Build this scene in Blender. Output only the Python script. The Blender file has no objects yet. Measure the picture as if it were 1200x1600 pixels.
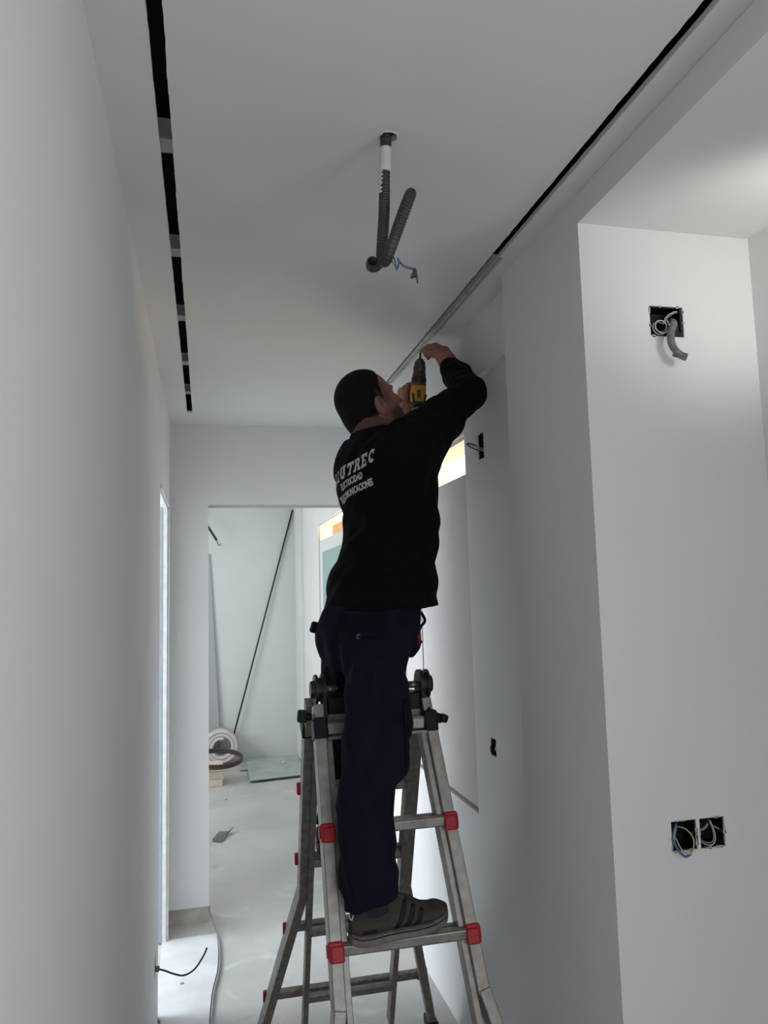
import bpy, bmesh, math, random
import numpy as np
from mathutils import Vector, Matrix, noise
from mathutils.bvhtree import BVHTree

C = bpy.context.scene
COL = C.collection
random.seed(7)

# ------------------------------------------------------------------ camera
cam_d = bpy.data.cameras.new('camera')
cam_d.sensor_fit = 'HORIZONTAL'; cam_d.sensor_width = 36.0
cam_d.lens = 1180.0 / 1200.0 * 36.0
cam_d.clip_start = 0.02; cam_d.clip_end = 200
cam = bpy.data.objects.new('camera', cam_d); COL.objects.link(cam)
fY = Vector((322 - 600, -(934 - 800), -1180.0)).normalized()          # corridor direction seen in camera axes
fZ = Vector((300 - 600, 10213.43 + 800, -1180.0)).normalized()        # the vertical
fZ = (fZ - fY * fZ.dot(fY)).normalized(); fX = fY.cross(fZ)
cam.matrix_world = Matrix.Translation((0, 0, 1.59)) @ Matrix((fX, fY, fZ)).to_4x4()
C.camera = cam

# ------------------------------------------------------------------ sky, lights, exposure
w = bpy.data.worlds.new('sky'); C.world = w; w.use_nodes = True
w.node_tree.nodes['Background'].inputs[0].default_value = (0.78, 0.87, 1.0, 1)
w.node_tree.nodes['Background'].inputs[1].default_value = 1.0
C.view_settings.view_transform = 'Standard'; C.view_settings.look = 'None'
C.view_settings.gamma = 1.0; C.view_settings.use_curve_mapping = False
C.view_settings.exposure = 0.08

def area(name, loc, direction, sx, sy, power, col=(1, 1, 1), spread=math.pi):
    l = bpy.data.lights.new(name, 'AREA'); l.shape = 'RECTANGLE'; l.size = sx; l.size_y = sy
    l.energy = power; l.color = col; l.spread = spread
    o = bpy.data.objects.new(name, l); COL.objects.link(o); o.location = loc
    o.rotation_euler = Vector(direction).to_track_quat('-Z', 'Y').to_euler()
    return o
DAY = (0.84, 0.91, 1.0)
area('daylight_side_room', (-2.50, 3.62, 1.45), (1, 0, 0), 1.3, 1.3, 95, DAY)
area('daylight_far_room', (-1.75, 5.9, 1.5), (1, 0.1, 0), 1.7, 1.4, 34, (0.93, 0.97, 1.0))
area('fill_behind', (0.45, -2.35, 1.35), (0, 1, 0.05), 1.3, 1.8, 6.5, (1.0, 0.975, 0.95))  # unseen area light added behind the camera as ambient fill
area('daylight_right', (1.44, -0.50, 1.55), (-1, 0.0, 0.1), 1.5, 1.2, 10.5, (1.0, 0.985, 0.96))
area('warm_room_lamp', (2.2, 4.6, 1.2), (-0.25, 0, 1), 0.8, 2.4, 120, (1.0, 0.80, 0.55))
sp = bpy.data.lights.new('niche_spot', 'SPOT'); sp.energy = 4.2; sp.spot_size = math.radians(100); sp.spot_blend = 0.8  # unseen spot added to brighten the top of the niche
sp.shadow_soft_size = 0.07; sp.color = (1.0, 0.97, 0.93)
so = bpy.data.objects.new('niche_spot', sp); COL.objects.link(so); so.location = (1.25, 1.02, 2.20)
so.rotation_euler = (Vector((1.20, 1.518, 2.38)) - Vector(so.location)).to_track_quat('-Z', 'Y').to_euler()

# ------------------------------------------------------------------ materials
def mat(name, col, rough=0.6, metal=0.0, noise_amt=0.0, noise_scale=20.0, col2=None, bump=0.0, bump_scale=200.0, spec=0.5, detail=4):
    m = bpy.data.materials.new(name); m.use_nodes = True
    nt = m.node_tree; b = nt.nodes['Principled BSDF']
    b.inputs['Base Color'].default_value = (*col, 1); b.inputs['Roughness'].default_value = rough
    b.inputs['Metallic'].default_value = metal; b.inputs['Specular IOR Level'].default_value = spec
    tc = nt.nodes.new('ShaderNodeTexCoord')
    if noise_amt > 0:
        n = nt.nodes.new('ShaderNodeTexNoise'); n.inputs['Scale'].default_value = noise_scale; n.inputs['Detail'].default_value = detail
        nt.links.new(tc.outputs['Object'], n.inputs['Vector'])
        r = nt.nodes.new('ShaderNodeValToRGB'); r.color_ramp.elements[0].position = 0.35; r.color_ramp.elements[1].position = 0.68
        c2 = col2 if col2 else tuple(max(0, c * (1 - noise_amt)) for c in col)
        r.color_ramp.elements[0].color = (*c2, 1); r.color_ramp.elements[1].color = (*col, 1)
        nt.links.new(n.outputs['Fac'], r.inputs['Fac']); nt.links.new(r.outputs['Color'], b.inputs['Base Color'])
    if bump > 0:
        n2 = nt.nodes.new('ShaderNodeTexNoise'); n2.inputs['Scale'].default_value = bump_scale; n2.inputs['Detail'].default_value = 3
        nt.links.new(tc.outputs['Object'], n2.inputs['Vector'])
        bp = nt.nodes.new('ShaderNodeBump'); bp.inputs['Strength'].default_value = bump; bp.inputs['Distance'].default_value = 0.002
        nt.links.new(n2.outputs['Fac'], bp.inputs['Height']); nt.links.new(bp.outputs['Normal'], b.inputs['Normal'])
    return m
M = {}
M['paint'] = mat('white_wall_paint', (0.80, 0.80, 0.79), 0.85, 0, 0.03, 2.2, None, 0.10, 90, 0.2)
M['paint_far'] = mat('white_far_wall_paint', (0.78, 0.80, 0.785), 0.85, 0, 0.04, 2.5, None, 0.10, 90, 0.2)
M['ceil'] = mat('ceiling_paint', (0.79, 0.79, 0.78), 0.9, 0, 0.03, 1.7, None, 0.05, 60, 0.15)
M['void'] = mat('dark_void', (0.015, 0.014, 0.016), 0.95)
M['raw'] = mat('raw_plasterboard_edge', (0.55, 0.53, 0.50), 0.9, 0, 0.35, 60)
M['trim'] = mat('white_trim', (0.80, 0.80, 0.79), 0.55, 0, 0.18, 30, (0.70, 0.68, 0.64), 0.1, 50)
M['bluetrim'] = mat('blue_grey_film', (0.36, 0.42, 0.49), 0.4, 0, 0.1, 8)
M['raw_wall'] = mat('bare_brown_plaster', (0.62, 0.56, 0.51), 0.95, 0, 0.4, 14, (0.47, 0.42, 0.37), 0.4, 60)
M['dark_metal'] = mat('dark_grey_metal', (0.05, 0.047, 0.045), 0.45, 0.6, 0.3, 40)
M['alu'] = mat('brushed_aluminium', (0.40, 0.385, 0.36), 0.42, 0.75, 0.22, 35, (0.30, 0.285, 0.26), 0.08, 300)
M['alu_dark'] = mat('worn_aluminium', (0.33, 0.31, 0.285), 0.5, 0.7, 0.35, 55, None, 0.12, 200)
M['profile'] = mat('galvanised_profile', (0.50, 0.52, 0.52), 0.5, 0.5, 0.05, 10)
M['channel'] = mat('galvanised_channel', (0.52, 0.54, 0.55), 0.5, 0.4, 0.2, 30)
M['black'] = mat('black_plastic', (0.008, 0.008, 0.009), 0.5, 0, 0, 1, None, 0.1, 200, 0.3)
M['red'] = mat('red_plastic', (0.50, 0.010, 0.022), 0.42, 0, 0.15, 30)
M['conduit'] = mat('black_corrugated_conduit', (0.050, 0.048, 0.046), 0.42, 0, 0.4, 30)
M['conduit_grey'] = mat('dusty_grey_conduit', (0.27, 0.26, 0.245), 0.55, 0, 0.55, 60, None, 0.2, 120)
M['plaster'] = mat('white_plaster_coat', (0.72, 0.72, 0.71), 0.9, 0, 0.1, 60, None, 0.4, 150)
M['wire_blue'] = mat('blue_wire', (0.045, 0.14, 0.25), 0.4)
M['wire_grey'] = mat('grey_wire', (0.25, 0.26, 0.27), 0.45)
M['wire_black'] = mat('black_wire', (0.015, 0.015, 0.016), 0.45)
M['wire_green'] = mat('yellow_green_wire', (0.42, 0.45, 0.18), 0.45)
M['wire_white'] = mat('white_wire', (0.62, 0.60, 0.55), 0.45)
M['glass_sheet'] = mat('dusty_green_glass', (0.36, 0.43, 0.40), 0.35, 0, 0.35, 6, (0.50, 0.55, 0.52), 0.1, 40)
M['glass_edge'] = mat('dark_glass_edge', (0.10, 0.15, 0.14), 0.3)
M['foam'] = mat('off_white_foam', (0.72, 0.68, 0.66), 0.85, 0, 0.08, 20, None, 0.3, 60)
M['hose'] = mat('dark_brown_hose', (0.055, 0.032, 0.028), 0.5)
M['cream'] = mat('cream_block', (0.74, 0.68, 0.55), 0.8, 0, 0.1, 20)
M['paper'] = mat('grey_debris', (0.42, 0.40, 0.37), 0.85, 0, 0.3, 60)
M['panel'] = mat('beige_board', (0.64, 0.61, 0.585), 0.75, 0, 0.05, 3)
M['panel_edge'] = mat('board_edge', (0.34, 0.31, 0.28), 0.8)
M['aqua'] = mat('aqua_board', (0.36, 0.50, 0.47), 0.8, 0, 0.05, 4)
M['warm_ceiling'] = mat('warm_plaster', (0.85, 0.76, 0.60), 0.8, 0, 0.12, 3, (0.80, 0.64, 0.44))
M['wood'] = mat('pine_beam', (0.55, 0.35, 0.17), 0.6, 0, 0.35, 12)
M['shirt'] = mat('black_cotton', (0.0045, 0.0042, 0.0052), 0.95, 0, 0, 1, None, 0.35, 500, 0.15)
M['print'] = mat('light_grey_print', (0.62, 0.61, 0.60), 0.8)
M['trousers'] = mat('dark_navy_workwear', (0.0072, 0.0082, 0.0220), 0.9, 0, 0.25, 14, None, 0.4, 450, 0.2)
M['trousers_dark'] = mat('navy_pocket_cloth', (0.0050, 0.0058, 0.0150), 0.9, 0, 0, 1, None, 0.4, 450, 0.2)
M['hair'] = mat('short_black_hair', (0.007, 0.0058, 0.0056), 0.8, 0, 0.4, 160, None, 1.0, 400, 0.2)
M['shoe'] = mat('dark_grey_suede', (0.085, 0.078, 0.066), 0.9, 0, 0.25, 40, None, 0.4, 250, 0.2)
M['shoe_in'] = mat('dark_sock', (0.030, 0.030, 0.034), 0.9)
M['sole'] = mat('worn_grey_sole', (0.25, 0.225, 0.20), 0.75, 0, 0.3, 50)
M['stripe'] = mat('black_stripe', (0.008, 0.008, 0.008), 0.7)
M['yellow'] = mat('yellow_tool_plastic', (0.62, 0.31, 0.020), 0.42, 0, 0.1, 40)
M['tool_black'] = mat('black_tool_rubber', (0.016, 0.015, 0.015), 0.5)
M['chuck'] = mat('dark_chuck_metal', (0.085, 0.078, 0.072), 0.38, 0.5)
M['steel'] = mat('steel', (0.5, 0.49, 0.47), 0.3, 0.9)
M['eye'] = mat('eye_white', (0.75, 0.72, 0.68), 0.3)
M['iris'] = mat('dark_iris', (0.03, 0.015, 0.01), 0.2)
M['toolred'] = mat('red_tool_handle', (0.22, 0.01, 0.012), 0.5)

def floor_mat():
    m = bpy.data.materials.new('dusty_concrete_floor'); m.use_nodes = True
    nt = m.node_tree; b = nt.nodes['Principled BSDF']; b.inputs['Roughness'].default_value = 0.7
    b.inputs['Specular IOR Level'].default_value = 0.3
    tc = nt.nodes.new('ShaderNodeTexCoord')
    def ns(scale, det, dist=0.0):
        n = nt.nodes.new('ShaderNodeTexNoise'); n.inputs['Scale'].default_value = scale
        n.inputs['Detail'].default_value = det; n.inputs['Distortion'].default_value = dist
        nt.links.new(tc.outputs['Object'], n.inputs['Vector']); return n
    def ramp(n, a, bb, ca, cb):
        r = nt.nodes.new('ShaderNodeValToRGB'); r.color_ramp.elements[0].position = a; r.color_ramp.elements[1].position = bb
        r.color_ramp.elements[0].color = (*ca, 1); r.color_ramp.elements[1].color = (*cb, 1)
        nt.links.new(n.outputs['Fac'], r.inputs['Fac']); return r
    base = ramp(ns(1.6, 6, 0.6), 0.3, 0.72, (0.45, 0.45, 0.42), (0.60, 0.59, 0.56))
    dust = ramp(ns(3.3, 8, 1.5), 0.60, 0.74, (0, 0, 0), (1, 1, 1))
    dirt = ramp(ns(9.0, 8, 0.8), 0.64, 0.76, (0, 0, 0), (1, 1, 1))
    mx = nt.nodes.new('ShaderNodeMixRGB'); mx.inputs[2].default_value = (0.64, 0.64, 0.62, 1)
    nt.links.new(dust.outputs[0], mx.inputs[0]); nt.links.new(base.outputs[0], mx.inputs[1])
    mx2 = nt.nodes.new('ShaderNodeMixRGB'); mx2.inputs[2].default_value = (0.36, 0.34, 0.30, 1)
    sc = nt.nodes.new('ShaderNodeMath'); sc.operation = 'MULTIPLY'; sc.inputs[1].default_value = 0.55
    nt.links.new(dirt.outputs[0], sc.inputs[0])
    nt.links.new(sc.outputs[0], mx2.inputs[0]); nt.links.new(mx.outputs[0], mx2.inputs[1])
    nt.links.new(mx2.outputs[0], b.inputs['Base Color'])
    bp = nt.nodes.new('ShaderNodeBump'); bp.inputs['Strength'].default_value = 0.15; bp.inputs['Distance'].default_value = 0.003
    nt.links.new(ns(60, 4).outputs['Fac'], bp.inputs['Height']); nt.links.new(bp.outputs['Normal'], b.inputs['Normal'])
    return m
M['floor'] = floor_mat()

def skin_mat():
    m = mat('skin', (0.36, 0.185, 0.135), 0.55, 0, 0, 1, None, 0.15, 350)
    nt = m.node_tree; b = nt.nodes['Principled BSDF']
    at = nt.nodes.new('ShaderNodeAttribute'); at.attribute_name = 'stubble'
    n = nt.nodes.new('ShaderNodeTexNoise'); n.inputs['Scale'].default_value = 25
    tc = nt.nodes.new('ShaderNodeTexCoord'); nt.links.new(tc.outputs['Object'], n.inputs['Vector'])
    m0 = nt.nodes.new('ShaderNodeMixRGB'); m0.inputs[1].default_value = (0.29, 0.125, 0.088, 1); m0.inputs[2].default_value = (0.35, 0.165, 0.120, 1)
    nt.links.new(n.outputs['Fac'], m0.inputs[0])
    mx = nt.nodes.new('ShaderNodeMixRGB'); mx.inputs[2].default_value = (0.05, 0.030, 0.024, 1)
    nt.links.new(at.outputs['Fac'], mx.inputs[0]); nt.links.new(m0.outputs[0], mx.inputs[1])
    nt.links.new(mx.outputs[0], b.inputs['Base Color'])
    return m
M['skin'] = skin_mat()

# ------------------------------------------------------------------ helpers
def obj(name, bm, m, parent=None, smooth=False):
    if isinstance(bm, bmesh.types.BMesh):
        me = bpy.data.meshes.new(name); bm.to_mesh(me); bm.free()
    else:
        me = bm
    if m is not None and not me.materials: me.materials.append(m)
    if smooth:
        me.polygons.foreach_set('use_smooth', [True] * len(me.polygons))
    o = bpy.data.objects.new(name, me); COL.objects.link(o)
    if parent is not None:
        o.parent = parent
        o.matrix_parent_inverse = Matrix.Translation(-Vector(parent.location)) if parent.type == 'EMPTY' else Matrix()
    return o
def tag(o, label=None, cat=None, group=None, kind=None):
    if label: o['label'] = label
    if cat: o['category'] = cat
    if group: o['group'] = group
    if kind: o['kind'] = kind
    return o
def empty(name, loc, label, cat, group=None):
    o = bpy.data.objects.new(name, None); COL.objects.link(o); o.location = loc; o.empty_display_size = 0.05
    return tag(o, label, cat, group)
def box(bm, c, s, rot=None, bev=0.0):
    ret = bmesh.ops.create_cube(bm, size=1.0); vs = ret['verts']
    bmesh.ops.scale(bm, vec=s, verts=vs)
    if bev > 0:
        es = list({e for v in vs for e in v.link_edges})
        r2 = bmesh.ops.bevel(bm, geom=es, offset=bev, segments=2, affect='EDGES', profile=0.5)
        vs = list({v for f in r2['faces'] for v in f.verts} | {v for v in vs if v.is_valid})
    if rot is not None: bmesh.ops.transform(bm, matrix=rot.to_4x4(), verts=vs)
    bmesh.ops.translate(bm, vec=c, verts=vs)
    return vs
def beam(bm, p0, p1, wx, wy, side=Vector((1, 0, 0)), bev=0.0):
    """rectangular bar from p0 to p1; wx across 'side', wy across the other way"""
    p0 = Vector(p0); p1 = Vector(p1); z = (p1 - p0); L = z.length; z.normalize()
    x = (side - z * side.dot(z)).normalized(); y = z.cross(x)
    R = Matrix((x, y, z)).transposed()
    return box(bm, (p0 + p1) / 2, (wx, wy, L), R, bev)
def cyl(bm, p0, p1, r0, r1=None, seg=20, caps=True):
    r1 = r0 if r1 is None else r1
    p0 = Vector(p0); p1 = Vector(p1); d = p1 - p0
    R = d.to_track_quat('Z', 'Y').to_matrix().to_4x4()
    bmesh.ops.create_cone(bm, cap_ends=caps, cap_tris=False, segments=seg, radius1=r0, radius2=r1, depth=d.length,
                          matrix=Matrix.Translation((p0 + p1) / 2) @ R)
def lathe(bm, prof, base, axis, seg=28):
    """prof: list of (distance along the axis, radius)"""
    ax = Vector(axis).normalized(); x = ax.orthogonal().normalized(); y = ax.cross(x); base = Vector(base)
    rings = []
    for (h, r) in prof:
        rings.append([bm.verts.new(base + ax * h + (x * math.cos(t) + y * math.sin(t)) * r) for t in [2 * math.pi * i / seg for i in range(seg)]])
    for a, b in zip(rings, rings[1:]):
        for i in range(seg):
            bm.faces.new((a[i], a[(i + 1) % seg], b[(i + 1) % seg], b[i]))
    bm.faces.new(list(reversed(rings[0]))); bm.faces.new(rings[-1])
def spline(pts, n):
    P = [Vector(p) for p in pts]; P = [P[0] * 2 - P[1]] + P + [P[-1] * 2 - P[-2]]
    out = []
    segs = len(P) - 3
    for k in range(n):
        t = k / (n - 1) * segs; i = min(int(t), segs - 1); u = t - i
        a, b, c, d = P[i], P[i + 1], P[i + 2], P[i + 3]
        out.append(0.5 * ((2 * b) + (c - a) * u + (2 * a - 5 * b + 4 * c - d) * u * u + (3 * b - a - 3 * c + d) * u ** 3))
    return out
def resample(pts, step):
    fine = spline(pts, len(pts) * 40); out = [fine[0]]; acc = 0.0
    for a, b in zip(fine, fine[1:]):
        acc += (b - a).length
        if acc >= step: out.append(b); acc = 0.0
    return out
def tube(bm, pts, radf, seg=8, closed_ends=True):
    """sweep along points; radf(i) radius"""
    n = len(pts); t0 = (pts[1] - pts[0]).normalized(); nx = t0.orthogonal().normalized(); rings = []
    for i, p in enumerate(pts):
        t = (pts[min(i + 1, n - 1)] - pts[max(i - 1, 0)]).normalized()
        nx = (nx - t * nx.dot(t)).normalized(); ny = t.cross(nx); r = radf(i) if callable(radf) else radf
        rings.append([bm.verts.new(p + (nx * math.cos(a) + ny * math.sin(a)) * r) for a in [2 * math.pi * k / seg for k in range(seg)]])
    for a, b in zip(rings, rings[1:]):
        for k in range(seg): bm.faces.new((a[k], a[(k + 1) % seg], b[(k + 1) % seg], b[k]))
    if closed_ends:
        bm.faces.new(list(reversed(rings[0]))); bm.faces.new(rings[-1])
    return rings
def wire(name, pts, r, m, parent=None, n=None, seg=8):
    bm = bmesh.new(); tube(bm, spline(pts, n or len(pts) * 8), r, seg)
    return obj(name, bm, m, parent, True)
def corrugated(name, pts, r, m, parent=None, pitch=0.0036, amp=0.0011, open_end=True):
    ps = resample(pts, pitch / 3); bm = bmesh.new()
    rings = tube(bm, ps, lambda i: r + (amp if i % 3 else -amp), 16, not open_end)
    if open_end:
        # hollow mouth: wall turned inwards
        t = (ps[-1] - ps[-2]).normalized(); last = rings[-1]; cen = ps[-1]
        inn = [bm.verts.new(cen + (v.co - cen) * 0.80) for v in last]
        deep = [bm.verts.new(cen - t * 0.03 + (v.co - cen) * 0.74) for v in last]
        k = len(last)
        for i in range(k):
            j = (i + 1) % k
            bm.faces.new((last[i], last[j], inn[j], inn[i])); bm.faces.new((inn[i], inn[j], deep[j], deep[i]))
        bm.faces.new(deep); bm.faces.new(list(reversed(rings[0])))
    return obj(name, bm, m, parent, True)

def slab(name, axis, a0, a1, us, vs, holes, m, parent=None, kind='structure'):
    """flat wall or ceiling between a0 and a1 along 'axis', spanning us=(u0,u1), vs=(v0,v1), with rectangular holes (u0,u1,v0,v1)"""
    ub = sorted({us[0], us[1], *[h for q in holes for h in q[:2] if us[0] < h < us[1]]})
    vb = sorted({vs[0], vs[1], *[h for q in holes for h in q[2:] if vs[0] < h < vs[1]]})
    nu, nv = len(ub) - 1, len(vb) - 1
    def solid(i, j):
        if i < 0 or j < 0 or i >= nu or j >= nv: return False
        cu, cv = (ub[i] + ub[i + 1]) / 2, (vb[j] + vb[j + 1]) / 2
        return not any(h[0] < cu < h[1] and h[2] < cv < h[3] for h in holes)
    bm = bmesh.new(); cache = {}
    def V(a, u, v):
        k = (a, u, v)
        if k not in cache:
            co = {0: (a, u, v), 1: (u, a, v), 2: (u, v, a)}[axis]
            cache[k] = bm.verts.new(co)
        return cache[k]
    for i in range(nu):
        for j in range(nv):
            if not solid(i, j): continue
            u0, u1, v0, v1 = ub[i], ub[i + 1], vb[j], vb[j + 1]
            bm.faces.new((V(a0, u0, v0), V(a0, u1, v0), V(a0, u1, v1), V(a0, u0, v1)))
            bm.faces.new((V(a1, u0, v1), V(a1, u1, v1), V(a1, u1, v0), V(a1, u0, v0)))
            for (di, dj, A, B) in ((-1, 0, (u0, v0), (u0, v1)), (1, 0, (u1, v0), (u1, v1)), (0, -1, (u0, v0), (u1, v0)), (0, 1, (u0, v1), (u1, v1))):
                if not solid(i + di, j + dj):
                    bm.faces.new((V(a0, *A), V(a0, *B), V(a1, *B), V(a1, *A)))
    bmesh.ops.recalc_face_normals(bm, faces=bm.faces)
    o = obj(name, bm, m, parent)
    if kind and parent is None: o['kind'] = kind
    return o

# ------------------------------------------------------------------ the room
XL, XR, XW, XN = -0.182, 0.84, 0.905, 1.297
H = 2.5
# floor
bm = bmesh.new()
box(bm, (0.3, 3.0, -0.05), (6.4, 11.2, 0.1))
tag(obj('floor', bm, M['floor']), kind='structure')

# ceiling boards with rough slot edges, dark void above
def rough_board(name, x0, x1, y0, y1, j0, j1, cuts=()):
    """ceiling board whose long edges at x0 / x1 wander by j0 / j1"""
    bm = bmesh.new(); n = int((y1 - y0) / 0.012)
    L = []; R = []
    for i in range(n + 1):
        y = y0 + (y1 - y0) * i / n
        a = x0 + (j0 * (noise.noise(Vector((y * 28, x0 * 9, 1))) + 0.6 * noise.noise(Vector((y * 90, x0, 4)))) if j0 else 0)
        b = x1 + (j1 * (noise.noise(Vector((y * 28, x1 * 9, 2))) + 0.6 * noise.noise(Vector((y * 90, x1, 7)))) if j1 else 0)
        L.append((bm.verts.new((a, y, H)), bm.verts.new((a, y, H + 0.013))))
        R.append((bm.verts.new((b, y, H)), bm.verts.new((b, y, H + 0.013))))
    for i in range(n):
        bm.faces.new((L[i][0], L[i + 1][0], R[i + 1][0], R[i][0])); bm.faces.new((L[i][1], R[i][1], R[i + 1][1], L[i + 1][1]))
        bm.faces.new((L[i][0], L[i][1], L[i + 1][1], L[i + 1][0])); bm.faces.new((R[i][0], R[i + 1][0], R[i + 1][1], R[i][1]))
    bmesh.ops.recalc_face_normals(bm, faces=bm.faces)
    return bm
SL0, SL1, SR0, SR1 = -0.0895, -0.064, 0.762, 0.787
YE = 3.775
cb = rough_board('c', XL - 0.1, SL0, -2.3, YE, 0, 0.0013); tag(obj('ceiling', cb, M['ceil']), kind='structure')
cb = rough_board('c', SR1, XR + 0.25, -2.3, YE, 0.0010, 0); tag(obj('ceiling', cb, M['ceil']), kind='structure')
cb = bmesh.new(); box(cb, (0.38, (YE + 7.9) / 2, H + 0.0065), (4.2, 7.9 - YE, 0.013)); tag(obj('ceiling', cb, M['ceil']), kind='structure')
# centre board: with the ragged round hole for the conduit
HX, HY, HR = 0.358, 1.381, 0.0175
def centre_board():
    bm = rough_board('c', SL1, SR0, -2.3, HY - 0.048, 0.0013, 0.0016)
    b2 = rough_board('c', SL1, SR0, HY + 0.048, YE, 0.0013, 0.0016)
    me = bpy.data.meshes.new('t'); b2.to_mesh(me); b2.free(); bm.from_mesh(me)
    y0, y1 = HY - 0.048, HY + 0.048
    for (xa, xb) in ((SL1, HX - 0.048), (HX + 0.048, SR0)):
        box(bm, ((xa + xb) / 2, HY, H + 0.0065), (xb - xa, 0.096, 0.013))
    N = 40; rim = []; up = []; out = []
    for i in range(N):
        t = 2 * math.pi * i / N; r = HR * (1 + 0.10 * noise.noise(Vector((math.cos(t) * 3, math.sin(t) * 3, 0))))
        rim.append(bm.verts.new((HX + r * math.cos(t), HY + r * math.sin(t), H))); up.append(bm.verts.new((HX + r * math.cos(t), HY + r * math.sin(t), H + 0.013)))
        k = 0.048 / max(abs(math.cos(t)), abs(math.sin(t))); out.append(bm.verts.new((HX + k * math.cos(t), HY + k * math.sin(t), H)))
    for i in range(N):
        j = (i + 1) % N
        bm.faces.new((rim[i], out[i], out[j], rim[j])); bm.faces.new((rim[i], rim[j], up[j], up[i]))
    bmesh.ops.recalc_face_normals(bm, faces=bm.faces)
    return bm
o = obj('ceiling', centre_board(), M['ceil']); tag(o, kind='structure')
# torn rim round the hole
bm = bmesh.new(); N = 44; ra = []; rb = []
for i in range(N):
    t = 2 * math.pi * i / N; a = HR * (1.0 + 0.04 * math.sin(5 * t)); b_ = HR * (1.10 + 0.16 * noise.noise(Vector((math.cos(t) * 4, math.sin(t) * 4, 3))))
    ra.append(bm.verts.new((HX + a * math.cos(t), HY + a * math.sin(t), H - 0.0015 - 0.0012 * abs(math.sin(4 * t))))); rb.append(bm.verts.new((HX + b_ * math.cos(t), HY + b_ * math.sin(t), H + 0.0005)))
for i in range(N): bm.faces.new((ra[i], ra[(i + 1) % N], rb[(i + 1) % N], rb[i]))
tag(obj('trim_3', bm, M['plaster'], None, True), kind='structure')
# dark void over the boards
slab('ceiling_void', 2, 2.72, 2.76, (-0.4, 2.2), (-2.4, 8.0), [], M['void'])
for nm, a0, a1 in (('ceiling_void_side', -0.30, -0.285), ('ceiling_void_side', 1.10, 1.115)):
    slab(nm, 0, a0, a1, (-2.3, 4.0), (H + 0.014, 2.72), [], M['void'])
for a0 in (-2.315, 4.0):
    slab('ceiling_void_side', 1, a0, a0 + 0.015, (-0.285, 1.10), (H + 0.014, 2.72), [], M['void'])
# furring channels crossing the slots
for i, y in enumerate((1.53, 2.03, 2.525, 3.025, 3.475), 6):
    bm2 = bmesh.new()
    box(bm2, (0.22, y, H + 0.022), (0.95, 0.047, 0.0015)); 
    for s in (-1, 1):
        box(bm2, (0.22, y + s * 0.026, H + 0.034), (0.95, 0.0012, 0.026))
    box(bm2, (0.22, y - 0.040, H + 0.046), (0.95, 0.030, 0.0015))
    o = obj('furring_channel', bm2, M['channel'])
    lab = {6: 'metal ceiling channel nearest the camera crossing the left slot', 7: 'metal ceiling channel crossing the left slot second from the camera',
           8: 'metal ceiling channel crossing the middle of the left slot', 9: 'metal ceiling channel crossing the left slot second from its far end',
           10: 'metal ceiling channel crossing the left slot nearest its far end'}[i]
    tag(o, lab, 'ceiling channel', 'ceiling channels above the slots')
# black strip added over the left slot, painting the void's shade between channels
bm = bmesh.new()
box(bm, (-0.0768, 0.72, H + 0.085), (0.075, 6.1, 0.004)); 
tag(obj('slot_shade_strip', bm, M['void']), kind='structure')
bm = bmesh.new(); box(bm, ((SL0 + SL1) / 2, YE - 0.008, H + 0.004), (0.03, 0.02, 0.002)); tag(obj('trim_5', bm, M['channel']), kind='structure')

# left wall with doorway and a low box cut-out
DY0, DY1, DZ = 3.19, 3.87, 2.06
LBX = (2.985, 3.045, 0.235, 0.305)
slab('wall_left', 0, XL - 0.10, XL, (-2.3, 4.02), (0, H), [(DY0, DY1, 0, DZ), LBX], M['paint'])
# door_1 : lining of the doorway, white frame on the far jamb, grey-blue leaf edge
bm = bmesh.new()
box(bm, (XL - 0.045, DY1 - 0.011, DZ / 2), (0.105, 0.022, DZ)); box(bm, (XL - 0.045, (DY0 + DY1) / 2, DZ - 0.010), (0.105, DY1 - DY0, 0.020))
d1 = tag(obj('door_1', bm, M['trim']), kind='structure')
bm = bmesh.new(); box(bm, (XL - 0.012, DY1 - 0.028, DZ / 2 - 0.01), (0.021, 0.012, DZ - 0.02), bev=0.002)
box(bm, (XL - 0.010, (DY0 + DY1) / 2, DZ - 0.024), (0.014, DY1 - DY0, 0.008)); obj('door_stop', bm, M['trim'], d1)
bm = bmesh.new(); box(bm, (XL - 0.043, DY1 - 0.0285, DZ / 2 - 0.01), (0.040, 0.013, DZ - 0.035)); obj('door_seal', bm, M['bluetrim'], d1)
# side room behind it
slab('wall_side_room_left', 0, -2.62, -2.44, (2.6, 4.9), (0, H), [(2.95, 4.3, 0.8, 2.15)], M['paint'])
slab('wall_side_room_front', 1, 2.5, 2.6, (-2.44, XL - 0.1), (0, H), [], M['paint'])
slab('wall_side_room_back', 1, 4.121, 4.221, (-2.44, XL - 0.0), (0, H), [], M['paint'])
slab('ceiling_side_room', 2, H, H + 0.02, (-2.44, XL - 0.1), (2.6, 4.12), [], M['ceil'])
# back wall with wide opening
OX0, OX1, OZ = 0.012, 0.80, 2.068
slab('wall_back', 1, 4.02, 4.12, (XL - 0.12, XW), (0, H), [(OX0, OX1, -1, OZ), (XL, OX0, -1, 0.075)], M['paint'])
bm = bmesh.new(); box(bm, ((OX0 + OX1) / 2, 4.07, OZ + 0.0005), (OX1 - OX0, 0.102, 0.003)); tag(obj('trim_6', bm, M['raw']), kind='structure')
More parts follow.
